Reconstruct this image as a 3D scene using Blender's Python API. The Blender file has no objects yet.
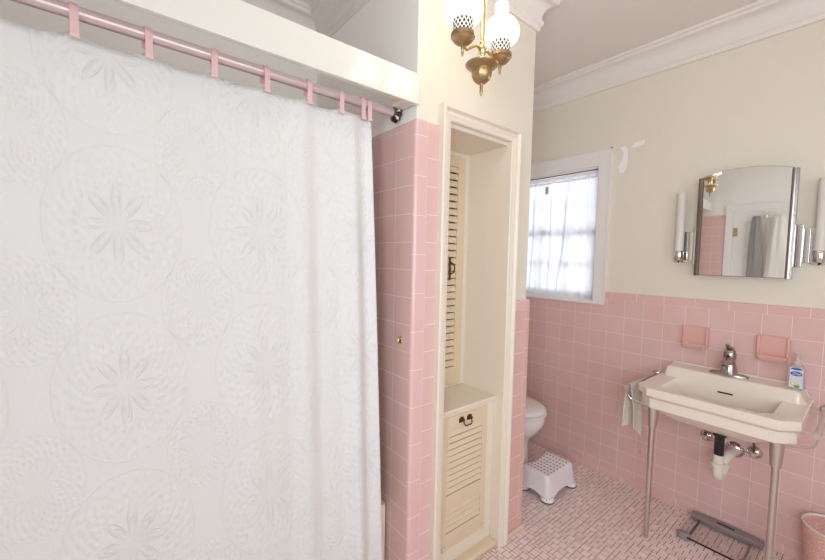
import bpy, bmesh, math, random
from mathutils import Vector, Matrix
random.seed(7)
C = bpy.context.scene.collection
sc = bpy.context.scene
PI = math.pi
P = 0.1095           # wall tile pitch
XB = 1.6635          # tiled face of the right wall
XP = 1.675           # painted face of the right wall
YF = 0.873           # far wall
XL = -1.915          # left wall
YB = -2.45           # back wall
ZC = 2.72            # ceiling

# ------------------------------------------------------------------ materials
def lin(h):
    h = h.lstrip('#')
    out = []
    for i in (0, 2, 4):
        c = int(h[i:i+2], 16) / 255
        out.append(c / 12.92 if c <= .04045 else ((c + .055) / 1.055) ** 2.4)
    return (*out, 1)

def new_mat(name):
    m = bpy.data.materials.new(name); m.use_nodes = True
    nt = m.node_tree
    return m, nt, nt.nodes['Principled BSDF'], nt.nodes['Material Output']

def N(nt, typ, **kw):
    n = nt.nodes.new(typ)
    for k, v in kw.items(): setattr(n, k, v)
    return n

def mat(name, col, rough=.5, metal=0, spec=.5, coat=0, bump=0, bscale=60, var=0, vscale=8, trans=0, ior=1.45, emit=0, ecol=None, sheen=0):
    m, nt, b, o = new_mat(name)
    c = lin(col)
    b.inputs['Base Color'].default_value = c
    b.inputs['Roughness'].default_value = rough
    b.inputs['Metallic'].default_value = metal
    b.inputs['Specular IOR Level'].default_value = spec
    b.inputs['Coat Weight'].default_value = coat
    b.inputs['Coat Roughness'].default_value = .08
    b.inputs['Transmission Weight'].default_value = trans
    b.inputs['IOR'].default_value = ior
    b.inputs['Sheen Weight'].default_value = sheen
    if emit:
        b.inputs['Emission Color'].default_value = lin(ecol or col)
        b.inputs['Emission Strength'].default_value = emit
    tc = N(nt, 'ShaderNodeTexCoord')
    if var:
        nz = N(nt, 'ShaderNodeTexNoise'); nz.inputs['Scale'].default_value = vscale; nz.inputs['Detail'].default_value = 4
        nt.links.new(tc.outputs['Object'], nz.inputs['Vector'])
        mx = N(nt, 'ShaderNodeMix', data_type='RGBA')
        mx.inputs[6].default_value = tuple(x * (1 - var) for x in c[:3]) + (1,)
        mx.inputs[7].default_value = tuple(min(1, x * (1 + var)) for x in c[:3]) + (1,)
        nt.links.new(nz.outputs['Fac'], mx.inputs[0]); nt.links.new(mx.outputs[2], b.inputs['Base Color'])
    if bump:
        nz = N(nt, 'ShaderNodeTexNoise'); nz.inputs['Scale'].default_value = bscale; nz.inputs['Detail'].default_value = 5
        nt.links.new(tc.outputs['Object'], nz.inputs['Vector'])
        bp = N(nt, 'ShaderNodeBump'); bp.inputs['Strength'].default_value = bump; bp.inputs['Distance'].default_value = .01
        nt.links.new(nz.outputs['Fac'], bp.inputs['Height']); nt.links.new(bp.outputs['Normal'], b.inputs['Normal'])
    return m

def tile_mat(name, au, u0, w, av, v0, h, c1, c2, grout='EFE2DB', rough=.16, mort=.0014):
    """glazed tiles laid on a grid; au / av name the world axes that run along the rows and up the columns"""
    m, nt, b, o = new_mat(name)
    tc = N(nt, 'ShaderNodeTexCoord'); sx = N(nt, 'ShaderNodeSeparateXYZ')
    nt.links.new(tc.outputs['Object'], sx.inputs[0])
    cb = N(nt, 'ShaderNodeCombineXYZ')
    for i, (a, off) in enumerate(((au, u0), (av, v0))):
        md = N(nt, 'ShaderNodeMath', operation='SUBTRACT'); md.inputs[1].default_value = off - 40 * (w if i == 0 else h)
        if a is None: md.inputs[0].default_value = off + .5 * (w if i == 0 else h)
        else: nt.links.new(sx.outputs['XYZ'.index(a)], md.inputs[0])
        nt.links.new(md.outputs[0], cb.inputs[i])
    br = N(nt, 'ShaderNodeTexBrick'); br.offset = 0; br.squash = 1
    br.inputs['Scale'].default_value = 1
    br.inputs['Brick Width'].default_value = w; br.inputs['Row Height'].default_value = h
    br.inputs['Mortar Size'].default_value = mort; br.inputs['Mortar Smooth'].default_value = .15
    br.inputs['Bias'].default_value = 0
    br.inputs['Color1'].default_value = lin(c1); br.inputs['Color2'].default_value = lin(c2); br.inputs['Mortar'].default_value = lin(grout)
    nt.links.new(cb.outputs[0], br.inputs['Vector'])
    nz = N(nt, 'ShaderNodeTexNoise'); nz.inputs['Scale'].default_value = 3.5; nz.inputs['Detail'].default_value = 3
    nt.links.new(tc.outputs['Object'], nz.inputs['Vector'])
    mx = N(nt, 'ShaderNodeMix', data_type='RGBA', blend_type='MULTIPLY'); mx.inputs[0].default_value = .5
    rp = N(nt, 'ShaderNodeValToRGB')
    rp.color_ramp.elements[0].position = .3; rp.color_ramp.elements[0].color = (.93, .86, .84, 1)
    rp.color_ramp.elements[1].position = .7; rp.color_ramp.elements[1].color = (1, 1, 1, 1)
    nt.links.new(nz.outputs['Fac'], rp.inputs[0])
    nt.links.new(br.outputs['Color'], mx.inputs[6]); nt.links.new(rp.outputs[0], mx.inputs[7])
    nt.links.new(mx.outputs[2], b.inputs['Base Color'])
    rr = N(nt, 'ShaderNodeMapRange'); rr.inputs['To Min'].default_value = rough; rr.inputs['To Max'].default_value = .8
    nt.links.new(br.outputs['Fac'], rr.inputs['Value']); nt.links.new(rr.outputs[0], b.inputs['Roughness'])
    iv = N(nt, 'ShaderNodeMath', operation='SUBTRACT'); iv.inputs[0].default_value = 1
    nt.links.new(br.outputs['Fac'], iv.inputs[1])
    n2 = N(nt, 'ShaderNodeTexNoise'); n2.inputs['Scale'].default_value = 14
    nt.links.new(tc.outputs['Object'], n2.inputs['Vector'])
    ad = N(nt, 'ShaderNodeMath', operation='MULTIPLY_ADD'); ad.inputs[1].default_value = .35
    nt.links.new(n2.outputs['Fac'], ad.inputs[0]); nt.links.new(iv.outputs[0], ad.inputs[2])
    bp = N(nt, 'ShaderNodeBump'); bp.inputs['Strength'].default_value = .5; bp.inputs['Distance'].default_value = .0012
    nt.links.new(ad.outputs[0], bp.inputs['Height']); nt.links.new(bp.outputs['Normal'], b.inputs['Normal'])
    return m

T1, T2 = 'E4BFBD', 'E1BDB6'
CREAM = 'E5DDCD'
M = {}
M['wall'] = mat('wall_paint', CREAM, .6, bump=.12, bscale=90)
M['ceil'] = mat('ceiling_paint', 'EEE6E0', .7, bump=.15, bscale=70)
M['crown'] = mat('crown_paint', 'EAE3DC', .5)
M['trimw'] = mat('white_trim_paint', 'ECE6E2', .4)
M['casing'] = mat('closet_casing_paint', 'E8DCCB', .32, bump=.05, bscale=30)
M['cab'] = mat('cream_cabinet_paint', 'E0CDB0', .4, var=.04)
M['header'] = mat('glossy_header_paint', 'E7E4DA', .12, coat=.3)
M['chrome'] = mat('chrome', 'DAD8D6', .12, metal=1)
M['strip'] = mat('dulled_chrome_strip', '8E8680', .22, metal=1)
M['wall_left'] = mat('brightened_white_paint', 'F3F1EB', .6, bump=.12, bscale=90)  # whiter than the cream, making up for light missing on left and alcove walls
M['faucet'] = mat('brushed_chrome', 'AFA8A3', .25, metal=1)
M['nickel'] = mat('worn_chrome', 'D6D0CC', .3, metal=1, bump=.1, bscale=80)
M['darkmetal'] = mat('dark_tarnished_chrome', '6F6660', .3, metal=1)
M['brass'] = mat('antique_brass', 'B49C72', .38, metal=1, bump=.15, bscale=120)
M['brassy'] = mat('bright_brass', 'DCC48E', .28, metal=1)
M['bronze'] = mat('dark_bronze', '6A5330', .4, metal=.9)
M['porcelain'] = mat('ivory_porcelain', 'ECE1D3', .14, coat=.4)
M['toilet'] = mat('white_porcelain', 'E9E3DE', .1, coat=.4)
M['plastic'] = mat('white_plastic', 'EFEAEA', .35)
M['rubber'] = mat('grey_rubber', '5B5452', .8)
M['hole'] = mat('dark_hole', '3C3432', .9)
M['black'] = mat('black_rubber_pipe', '2A2628', .4)
M['pvc'] = mat('white_pvc', 'E9E4D6', .35)
M['rod'] = mat('pink_metal_rod', 'DCC8C6', .3, metal=.35)
M['clip'] = mat('pink_plastic_clip', 'EEC8C7', .4)
M['ceramic'] = mat('pink_ceramic', 'E2B0A5', .16, coat=.3, var=.04, vscale=10)
M['scale_grey'] = mat('grey_scale_plastic', '958887', .4)
M['bin'] = mat('white_bin_liner', 'E8E2DC', .5)
M['towel'] = mat('beige_terry', 'DED2C3', .95, bump=.5, bscale=260, sheen=.3, var=.08, vscale=30)
M['towel_white'] = mat('white_terry', 'F2EEE6', .95, bump=.5, bscale=200, sheen=.3)
M['towel_grey'] = mat('grey_terry', 'A19C98', .95, bump=.5, bscale=200, sheen=.3)
M['tubwhite'] = mat('cream_enamel', 'EFE2D2', .2, coat=.3)
M['frost'] = mat('frosted_tube_glass', 'DED8D0', .4, spec=.5)
M['door'] = mat('white_door_paint', 'EEEDE8', .35)
M['patch'] = mat('spackle_white', 'F6F0EC', .8)
M['liquid'] = mat('clear_soap', 'E9E4EA', .15, trans=.6, ior=1.35)
M['pump'] = mat('translucent_pump_plastic', 'EFDAD2', .3, trans=.3)
M['blue'] = mat('blue_label_ink', '2F58A8', .4)
M['white'] = mat('white_label_ink', 'F4F4F4', .4)
M['yellow'] = mat('yellow_label_ink', 'E8C860', .4)
M['green'] = mat('green_label_ink', '3E9B78', .4)
M['tag'] = mat('grey_tag', 'B9BCC2', .6)
M['grout'] = mat('floor_grout', '7A5450', .9)

def mirror_mat():
    m, nt, b, o = new_mat('mirror_silver')
    b.inputs['Base Color'].default_value = (.93, .94, .93, 1); b.inputs['Metallic'].default_value = 1; b.inputs['Roughness'].default_value = .015
    return m
M['mirror'] = mirror_mat()

def globe_mat():
    m, nt, b, o = new_mat('lit_milk_glass')
    b.inputs['Base Color'].default_value = (.9, .88, .84, 1); b.inputs['Roughness'].default_value = .25
    b.inputs['Emission Color'].default_value = (1, .93, .82, 1); b.inputs['Emission Strength'].default_value = 3.2
    return m
M['globe'] = globe_mat()

def lattice_glass():
    m, nt, b, o = new_mat('cut_glass_lattice')
    b.inputs['Base Color'].default_value = (.9, .9, .9, 1); b.inputs['Roughness'].default_value = .2
    tc = N(nt, 'ShaderNodeTexCoord'); 
    sx = N(nt, 'ShaderNodeSeparateXYZ'); nt.links.new(tc.outputs['UV'], sx.inputs[0])
    out = []
    for s in (1, -1):
        a = N(nt, 'ShaderNodeMath', operation='MULTIPLY_ADD'); a.inputs[1].default_value = 16; 
        zz = N(nt, 'ShaderNodeMath', operation='MULTIPLY'); zz.inputs[1].default_value = 2.2 * s
        nt.links.new(sx.outputs[1], zz.inputs[0]); nt.links.new(sx.outputs[0], a.inputs[0]); nt.links.new(zz.outputs[0], a.inputs[2])
        f = N(nt, 'ShaderNodeMath', operation='FRACT'); nt.links.new(a.outputs[0], f.inputs[0])
        g = N(nt, 'ShaderNodeMath', operation='LESS_THAN'); g.inputs[1].default_value = .33; nt.links.new(f.outputs[0], g.inputs[0])
        out.append(g)
    mx = N(nt, 'ShaderNodeMath', operation='MAXIMUM'); nt.links.new(out[0].outputs[0], mx.inputs[0]); nt.links.new(out[1].outputs[0], mx.inputs[1])
    c = N(nt, 'ShaderNodeMix', data_type='RGBA'); c.inputs[6].default_value = lin('4A443A'); c.inputs[7].default_value = lin('F2EEE6')
    nt.links.new(mx.outputs[0], c.inputs[0]); nt.links.new(c.outputs[2], b.inputs['Base Color'])
    bp = N(nt, 'ShaderNodeBump'); bp.inputs['Strength'].default_value = .6; bp.inputs['Distance'].default_value = .002
    nt.links.new(mx.outputs[0], bp.inputs['Height']); nt.links.new(bp.outputs['Normal'], b.inputs['Normal'])
    return m
M['lattice'] = lattice_glass()

def clear_glass(name, tint=(1, 1, 1, 1), k=.12, rough=0, fr=.6):
    m, nt, b, o = new_mat(name)
    nt.nodes.remove(b)
    t = N(nt, 'ShaderNodeBsdfTransparent'); t.inputs[0].default_value = tint
    g = N(nt, 'ShaderNodeBsdfGlossy'); g.inputs['Roughness'].default_value = .03 + rough
    mx = N(nt, 'ShaderNodeMixShader')
    lw = N(nt, 'ShaderNodeLayerWeight'); lw.inputs[0].default_value = .25
    mu = N(nt, 'ShaderNodeMath', operation='MULTIPLY_ADD'); mu.inputs[1].default_value = fr; mu.inputs[2].default_value = k * .3
    nt.links.new(lw.outputs['Fresnel'], mu.inputs[0])
    nt.links.new(mu.outputs[0], mx.inputs[0]); nt.links.new(t.outputs[0], mx.inputs[1]); nt.links.new(g.outputs[0], mx.inputs[2])
    nt.links.new(mx.outputs[0], o.inputs[0])
    return m
M['glass'] = clear_glass('window_glass')
M['scale_glass'] = clear_glass('scale_glass', (.97, .965, .965, 1), .03, 0, .2)

def sheer_mat():
    m, nt, b, o = new_mat('sheer_voile')
    nt.nodes.remove(b)
    d = N(nt, 'ShaderNodeBsdfDiffuse'); d.inputs[0].default_value = (.9, .91, .94, 1)
    tl = N(nt, 'ShaderNodeBsdfTranslucent'); tl.inputs[0].default_value = (.9, .92, .97, 1)
    t = N(nt, 'ShaderNodeBsdfTransparent')
    m1 = N(nt, 'ShaderNodeMixShader'); m1.inputs[0].default_value = .6
    m2 = N(nt, 'ShaderNodeMixShader'); m2.inputs[0].default_value = .10
    nt.links.new(d.outputs[0], m1.inputs[1]); nt.links.new(tl.outputs[0], m1.inputs[2])
    nt.links.new(m1.outputs[0], m2.inputs[1]); nt.links.new(t.outputs[0], m2.inputs[2])
    nt.links.new(m2.outputs[0], o.inputs[0])
    return m
M['sheer'] = sheer_mat()

def curtain_mat():
    """white matelasse cloth: rows of round medallions with eight-petal flowers, rings of little circles and fine quilting"""
    m, nt, b, o = new_mat('white_matelasse_cloth')
    b.inputs['Base Color'].default_value = lin('F1F2F0'); b.inputs['Roughness'].default_value = .9; b.inputs['Sheen Weight'].default_value = .15
    L = nt.links.new
    def val(x): return x
    def mth(op, a, b_=None, c_=None):
        n = N(nt, 'ShaderNodeMath', operation=op)
        for i, q in enumerate((a, b_, c_)):
            if q is None: continue
            if isinstance(q, (int, float)): n.inputs[i].default_value = q
            else: L(q, n.inputs[i])
        return n.outputs[0]
    tc = N(nt, 'ShaderNodeTexCoord'); sx = N(nt, 'ShaderNodeSeparateXYZ'); L(tc.outputs['UV'], sx.inputs[0])
    u, v = sx.outputs[0], sx.outputs[1]                      # metres on the cloth
    PU, PV = .50, .43
    def medallion(du, dv, R):
        fu = mth('MULTIPLY', mth('SUBTRACT', mth('FRACT', mth('DIVIDE', mth('ADD', u, du), PU)), .5), PU)
        fv = mth('MULTIPLY', mth('SUBTRACT', mth('FRACT', mth('DIVIDE', mth('ADD', v, dv), PV)), .5), PV)
        r = mth('SQRT', mth('ADD', mth('MULTIPLY', fu, fu), mth('MULTIPLY', fv, fv)))
        th = mth('ARCTAN2', fv, fu)
        # petals: r = R*.48*|cos(4 th)|
        pr = mth('MULTIPLY', mth('ABSOLUTE', mth('COSINE', mth('MULTIPLY', th, 4))), R * .5)
        e1 = mth('SUBTRACT', pr, r)
        def line(q, k): return mth('SUBTRACT', 1, mth('MINIMUM', mth('MULTIPLY', mth('ABSOLUTE', q), k), 1))
        petal = mth('ADD', mth('ADD', line(e1, 95), line(mth('SUBTRACT', e1, .024), 95)), mth('MULTIPLY', line(mth('SUBTRACT', e1, .048), 95), .9))
        inpet = mth('LESS_THAN', r, R * .5)
        # rings
        ring = mth('COSINE', mth('MULTIPLY', r, 2 * PI / (R * .18)))
        beads = mth('MULTIPLY', mth('COSINE', mth('MULTIPLY', th, 30)), ring)
        inring = mth('MULTIPLY', mth('GREATER_THAN', r, R * .5), mth('LESS_THAN', r, R))
        edge = mth('SUBTRACT', 1, mth('MINIMUM', mth('MULTIPLY', mth('ABSOLUTE', mth('SUBTRACT', r, R)), 250), 1))
        a = mth('MULTIPLY', mth('MULTIPLY', petal, inpet), mth('MINIMUM', mth('MULTIPLY', mth('MULTIPLY', r, r), 260), 1)); a = mth('MULTIPLY', a, 1.9); c = mth('MULTIPLY', mth('ADD', beads, mth('MULTIPLY', ring, .5)), inring)
        return mth('ADD', mth('ADD', a, c), edge)
    h = mth('ADD', medallion(0, 0, .20), mth('MULTIPLY', medallion(PU / 2, PV / 2, .13), .8))
    vo = N(nt, 'ShaderNodeTexVoronoi', feature='DISTANCE_TO_EDGE'); vo.inputs['Scale'].default_value = 75
    L(tc.outputs['UV'], vo.inputs['Vector'])
    nz = N(nt, 'ShaderNodeTexNoise'); nz.inputs['Scale'].default_value = 190; nz.inputs['Detail'].default_value = 3; L(tc.outputs['UV'], nz.inputs['Vector'])
    hh = mth('ADD', mth('MULTIPLY', h, .68), mth('ADD', mth('MULTIPLY', mth('MINIMUM', vo.outputs['Distance'], .25), .8), mth('MULTIPLY', nz.outputs['Fac'], .16)))
    bp = N(nt, 'ShaderNodeBump'); bp.inputs['Strength'].default_value = .55; bp.inputs['Distance'].default_value = .003
    L(hh, bp.inputs['Height']); L(bp.outputs['Normal'], b.inputs['Normal'])
    tl = N(nt, 'ShaderNodeBsdfTranslucent'); tl.inputs[0].default_value = lin('F5E6D8')
    mx = N(nt, 'ShaderNodeMixShader'); mx.inputs[0].default_value = .12
    L(b.outputs[0], mx.inputs[1]); L(tl.outputs[0], mx.inputs[2]); L(mx.outputs[0], o.inputs[0])
    return m
M['curtain'] = curtain_mat()

def sparkle_mat():
    m, nt, b, o = new_mat('pink_sparkle_bin')
    b.inputs['Roughness'].default_value = .45
    tc = N(nt, 'ShaderNodeTexCoord')
    vo = N(nt, 'ShaderNodeTexVoronoi'); vo.inputs['Scale'].default_value = 210; nt.links.new(tc.outputs['Object'], vo.inputs['Vector'])
    sp = N(nt, 'ShaderNodeSeparateColor'); nt.links.new(vo.outputs['Color'], sp.inputs[0])
    gt = N(nt, 'ShaderNodeMath', operation='GREATER_THAN'); gt.inputs[1].default_value = .8; nt.links.new(sp.outputs[0], gt.inputs[0])
    mx = N(nt, 'ShaderNodeMix', data_type='RGBA'); mx.inputs[6].default_value = lin('E2AFA6'); mx.inputs[7].default_value = lin('EDCDBD')
    nt.links.new(gt.outputs[0], mx.inputs[0]); nt.links.new(mx.outputs[2], b.inputs['Base Color'])
    return m
M['sparkle'] = sparkle_mat()

def dotted_mat(name, px_, py_, rad, zmin, hx_, hy_):
    m, nt, b, o = new_mat(name); b.inputs['Roughness'].default_value = .35
    L = nt.links.new
    def mth(op, a, c=None):
        n = N(nt, 'ShaderNodeMath', operation=op)
        for i, q in enumerate((a, c)):
            if q is None: continue
            if isinstance(q, (int, float)): n.inputs[i].default_value = q
            else: L(q, n.inputs[i])
        return n.outputs[0]
    tc = N(nt, 'ShaderNodeTexCoord'); sx = N(nt, 'ShaderNodeSeparateXYZ'); L(tc.outputs['Object'], sx.inputs[0])
    x, y, z = sx.outputs
    fx = mth('MULTIPLY', mth('SUBTRACT', mth('FRACT', mth('ADD', mth('DIVIDE', x, px_), 100.5)), .5), px_)
    fy = mth('MULTIPLY', mth('SUBTRACT', mth('FRACT', mth('ADD', mth('DIVIDE', y, py_), 100.5)), .5), py_)
    d = mth('SQRT', mth('ADD', mth('MULTIPLY', fx, fx), mth('MULTIPLY', fy, fy)))
    k = mth('MULTIPLY', mth('LESS_THAN', d, rad), mth('GREATER_THAN', z, zmin))
    k = mth('MULTIPLY', k, mth('MULTIPLY', mth('LESS_THAN', mth('ABSOLUTE', x), hx_), mth('LESS_THAN', mth('ABSOLUTE', y), hy_)))
    c = N(nt, 'ShaderNodeMix', data_type='RGBA'); c.inputs[6].default_value = lin('EFEAEA'); c.inputs[7].default_value = lin('453E3C')
    L(k, c.inputs[0]); L(c.outputs[2], b.inputs['Base Color'])
    return m
M['dotted'] = dotted_mat('white_plastic_with_grip_dots', .035, .0225, .0055, .136, .115, .075)
M['dotted_foot'] = dotted_mat('white_plastic_with_small_dots', .0125, .0125, .0022, .012, 1, 1)

def floor_tile_mat():
    m, nt, b, o = new_mat('pink_mosaic_tile')
    b.inputs['Roughness'].default_value = .42
    g = N(nt, 'ShaderNodeNewGeometry')
    rp = N(nt, 'ShaderNodeValToRGB')
    rp.color_ramp.elements[0].color = lin('E9D0CA'); rp.color_ramp.elements[1].color = lin('F4DFD9')
    nt.links.new(g.outputs['Random Per Island'], rp.inputs[0]); nt.links.new(rp.outputs[0], b.inputs['Base Color'])
    return m
M['mosaic'] = floor_tile_mat()

# tile grids (offsets measured from the joints)
H = P
M['t_right'] = tile_mat('pink_tile_right_wall', 'Y', -.2212, P, 'Z', 1.1856, P, T1, T2)
M['t_right_cap'] = tile_mat('pink_tile_cap_right', 'Y', -.33, .152, None, 0, 1, T2, 'E3BAB0')
M['t_right_base'] = tile_mat('pink_tile_base_right', 'Y', -.30, .152, None, 0, 1, T2, T1)
M['t_front'] = tile_mat('pink_tile_front', 'X', .0568 - P, P, 'Z', 1.9326, P, T1, T2)
M['t_tub'] = tile_mat('pink_tile_tub_side', 'Y', .0159, P, 'Z', 1.9326, P, T1, T2)
M['t_far'] = tile_mat('pink_tile_far', 'X', 0, P, 'Z', 1.9326, P, T1, T2)
M['t_bull'] = tile_mat('pink_bullnose', None, 0, 1, 'Z', 1.9016, .152, T1, 'E7C1BD')
M['t_fcap'] = tile_mat('pink_cap_front', 'X', .0568, .152, None, 0, 1, T1, T2)
M['t_tcap'] = tile_mat('pink_cap_tub', 'Y', .0159 , .152, None, 0, 1, T1, T2)
M['t_pil'] = tile_mat('pink_tile_pilaster', 'X', .7437, P, 'Z', 1.1801, P, T2, 'E0B9B0')
M['t_pbull'] = tile_mat('pink_bullnose_pilaster', None, 0, 1, 'Z', 1.13, .152, T2, 'E2BBB2')
M['t_left'] = tile_mat('pink_tile_left_wall', 'Y', -.125, P, 'Z', 1.92, P, T1, T2)
M['t_plain'] = mat('pink_glaze', 'E5BDB8', .16)

# ------------------------------------------------------------------ mesh helpers
class MB:
    def __init__(s): s.v = []; s.f = []; s.uv = None
    def add(s, vs, fs):
        o = len(s.v); s.v += [tuple(p) for p in vs]; s.f += [tuple(i + o for i in f) for f in fs]; return s
    def box(s, x0, x1, y0, y1, z0, z1):
        x0, x1 = sorted((x0, x1)); y0, y1 = sorted((y0, y1)); z0, z1 = sorted((z0, z1))
        return s.add([(x0,y0,z0),(x1,y0,z0),(x1,y1,z0),(x0,y1,z0),(x0,y0,z1),(x1,y0,z1),(x1,y1,z1),(x0,y1,z1)],
                     [(0,3,2,1),(4,5,6,7),(0,1,5,4),(1,2,6,5),(2,3,7,6),(3,0,4,7)])
    def loft(s, rings, cap0=True, cap1=True, closed=True):
        n = len(rings[0]); o = len(s.v)
        vs = [p for r in rings for p in r]; fs = []
        for i in range(len(rings) - 1):
            for j in range(n if closed else n - 1):
                k = (j + 1) % n
                fs.append((i*n+j, i*n+k, (i+1)*n+k, (i+1)*n+j))
        if cap0: fs.append(tuple(range(n - 1, -1, -1)))
        if cap1: fs.append(tuple((len(rings)-1)*n + j for j in range(n)))
        return s.add(vs, fs)
    def lathe(s, prof, c=(0,0,0), n=32, axis='z', cap=True):
        rings = []
        for r, h in prof:
            ring = []
            for j in range(n):
                a = 2*PI*j/n; p = (r*math.cos(a), r*math.sin(a), h)
                if axis == 'x': p = (h, r*math.cos(a), r*math.sin(a))
                if axis == 'y': p = (r*math.sin(a), h, r*math.cos(a))
                ring.append((p[0]+c[0], p[1]+c[1], p[2]+c[2]))
            rings.append(ring)
        return s.loft(rings, cap, cap)
    def tube(s, pts, r, n=12, cap=True):
        pts = [Vector(p) for p in pts]; rs = r if isinstance(r, (list, tuple)) else [r]*len(pts)
        rings = []; up = None
        for i, p in enumerate(pts):
            d = (pts[min(i+1, len(pts)-1)] - pts[max(i-1, 0)]).normalized()
            if up is None:
                up = d.orthogonal().normalized()
            up = (up - d * up.dot(d)).normalized(); w = d.cross(up)
            rings.append([tuple(p + rs[i]*(math.cos(2*PI*j/n)*up + math.sin(2*PI*j/n)*w)) for j in range(n)])
        return s.loft(rings, cap, cap)
    def prism(s, poly, a, b, plane='xy'):
        def q(u, v, w): return {'xy': (u, v, w), 'xz': (u, w, v), 'yz': (w, u, v)}[plane]
        return s.loft([[q(u, v, a) for u, v in poly], [q(u, v, b) for u, v in poly]])
    def build(s, name, m, parent=None, smooth=False, bevel=0, seg=2, angle=40):
        me = bpy.data.meshes.new(name); me.from_pydata(s.v, [], s.f); me.update()
        bm = bmesh.new(); bm.from_mesh(me); bmesh.ops.recalc_face_normals(bm, faces=bm.faces[:]); bm.to_mesh(me); bm.free()
        o = bpy.data.objects.new(name, me); C.objects.link(o)
        if m: me.materials.append(m)
        if bevel:
            bv = o.modifiers.new('bevel', 'BEVEL'); bv.width = bevel; bv.segments = seg; bv.limit_method = 'ANGLE'; bv.angle_limit = math.radians(angle)
        if smooth or bevel:
            for p in me.polygons: p.use_smooth = True
            md = o.modifiers.new('wn', 'WEIGHTED_NORMAL') if bevel else None
            if not bevel:
                try: me.set_sharp_from_angle(angle=math.radians(angle))
                except Exception: pass
        if parent is not None: o.parent = parent; 
        return o

def lerp(a, b, t): return a + (b - a) * t
def smooth_path(pts, n=8):
    """Catmull-Rom through pts"""
    p = [Vector(q) for q in pts]; p = [2*p[0]-p[1]] + p + [2*p[-1]-p[-2]]; out = []
    for i in range(1, len(p) - 2):
        for k in range(n):
            t = k / n
            out.append(.5*((2*p[i]) + (p[i+1]-p[i-1])*t + (2*p[i-1]-5*p[i]+4*p[i+1]-p[i+2])*t*t + (-p[i-1]+3*p[i]-3*p[i+1]+p[i+2])*t**3))
    out.append(p[-2]); return out

def tag(o, label, cat, group=None):
    o['label'] = label; o['category'] = cat
    if group: o['group'] = group
    return o
def thing(name, loc, label, cat, group=None):
    o = bpy.data.objects.new(name, None); C.objects.link(o); o.location = loc; o.empty_display_size = .05
    bpy.context.view_layer.update()
    return tag(o, label, cat, group)
def adopt(root, *parts):
    """parent parts built in world coordinates under the empty, keeping them in place"""
    inv = Matrix.Translation(-Vector(root.location))
    for p in parts:
        p.parent = root; p.matrix_parent_inverse = Matrix.Identity(4)
        p.data.transform(inv) if p.data.users == 1 else None
    return parts[0] if len(parts) == 1 else parts
def struct(o):
    o['kind'] = 'structure'; return o

# ------------------------------------------------------------------ the room shell
# floor: grout bed with a mosaic of small squares and bars on top
fl = struct(MB().box(XL - .1, XP + .12, YB - .1, YF + .1, -.1, -.0012).build('floor', M['grout']))
U = .0196
nx = int((XB - XL) / U) + 2; ny = int((YF - YB) / U) + 2
mos = MB(); G = .0013
def mos_tile(i, j, w_, h_):
    x0, x1 = XB - i*U - G, XB - (i+w_)*U + G; y0, y1 = YF - j*U - G, YF - (j+h_)*U + G
    if x1 < XL or y1 < YB: return
    b = .0006
    mos.add([(x0,y0,-.0012),(x1,y0,-.0012),(x1,y1,-.0012),(x0,y1,-.0012),(x0-b,y0-b,0),(x1+b,y0-b,0),(x1+b,y1+b,0),(x0-b,y1+b,0)],
            [(4,5,6,7),(0,1,5,4),(1,2,6,5),(2,3,7,6),(3,0,4,7)])
# squares, bars and dots fitted together at random
used = [[False]*(ny + 2) for _ in range(nx + 2)]
def fits(i, j, w_, h_): return i + w_ <= nx and j + h_ <= ny and not any(used[a_][b_] for a_ in range(i, i + w_) for b_ in range(j, j + h_))
for j in range(ny):
    for i in range(nx):
        if used[i][j]: continue
        k = random.random()
        for w_, h_ in (((2,2),(1,2),(2,1),(1,1)) if k < .50 else ((1,2),(2,1),(1,1)) if k < .68 else ((2,1),(1,2),(1,1)) if k < .88 else ((1,1),)):
            if fits(i, j, w_, h_): break
        for a_ in range(i, i + w_):
            for b_ in range(j, j + h_): used[a_][b_] = True
        mos_tile(i, j, w_, h_)
mos.build('mosaic_tiles', M['mosaic'], fl)

struct(MB().box(XL - .1, XP + .12, YB - .1, YF + .1, ZC, ZC + .1).build('ceiling', M['ceil']))

# right wall with the window opening
WY0, WY1, WZ0, WZ1 = .095, .80, 1.155, 2.072
w = MB()
w.box(XP, XP + .14, YB, WY0, 0, ZC).box(XP, XP + .14, WY1, YF + .1, 0, ZC).box(XP, XP + .14, WY0, WY1, 0, WZ0).box(XP, XP + .14, WY0, WY1, WZ1, ZC)
wr = struct(w.build('wall_right', M['wall']))
t = MB().box(XB, XP, YB, WY0 - .0725, 0, 1.1856).box(XB, XP, WY0 - .0725, YF, 0, 1.143); t.build('tile_wainscot', M['t_right'], wr)
def cap_prof(x, z, h, d=.012, r=.010):   # rounded top of a cap tile, section in (depth, z): face at x, wall behind at x + d
    p = [(x + d, z), (x, z), (x, z + h - r)]
    for k in range(1, 6):
        a = k / 5 * PI / 2; p.append((x + r - r*math.cos(a), z + h - r + r*math.sin(a)))
    p.append((x + d, z + h)); return p
def cap_right(y0, y1): MB().prism(cap_prof(XB - .001, 1.1856, .047, .0125), y0, y1, 'xz').build('cap_tile', M['t_right_cap'], wr, smooth=True)
cap_right(YB, .02); MB().prism([(XB-.001,1.1856),(XB-.001,1.1858),(XP,1.1858),(XP,1.1856)], .02, .03, 'xz').build('cap_tile', M['t_right_cap'], wr)
MB().prism(cap_prof(XB - .004, 0, .05, .004, .004), YB, YF, 'xz').build('base_tile', M['t_right_base'], wr, smooth=True)
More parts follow.
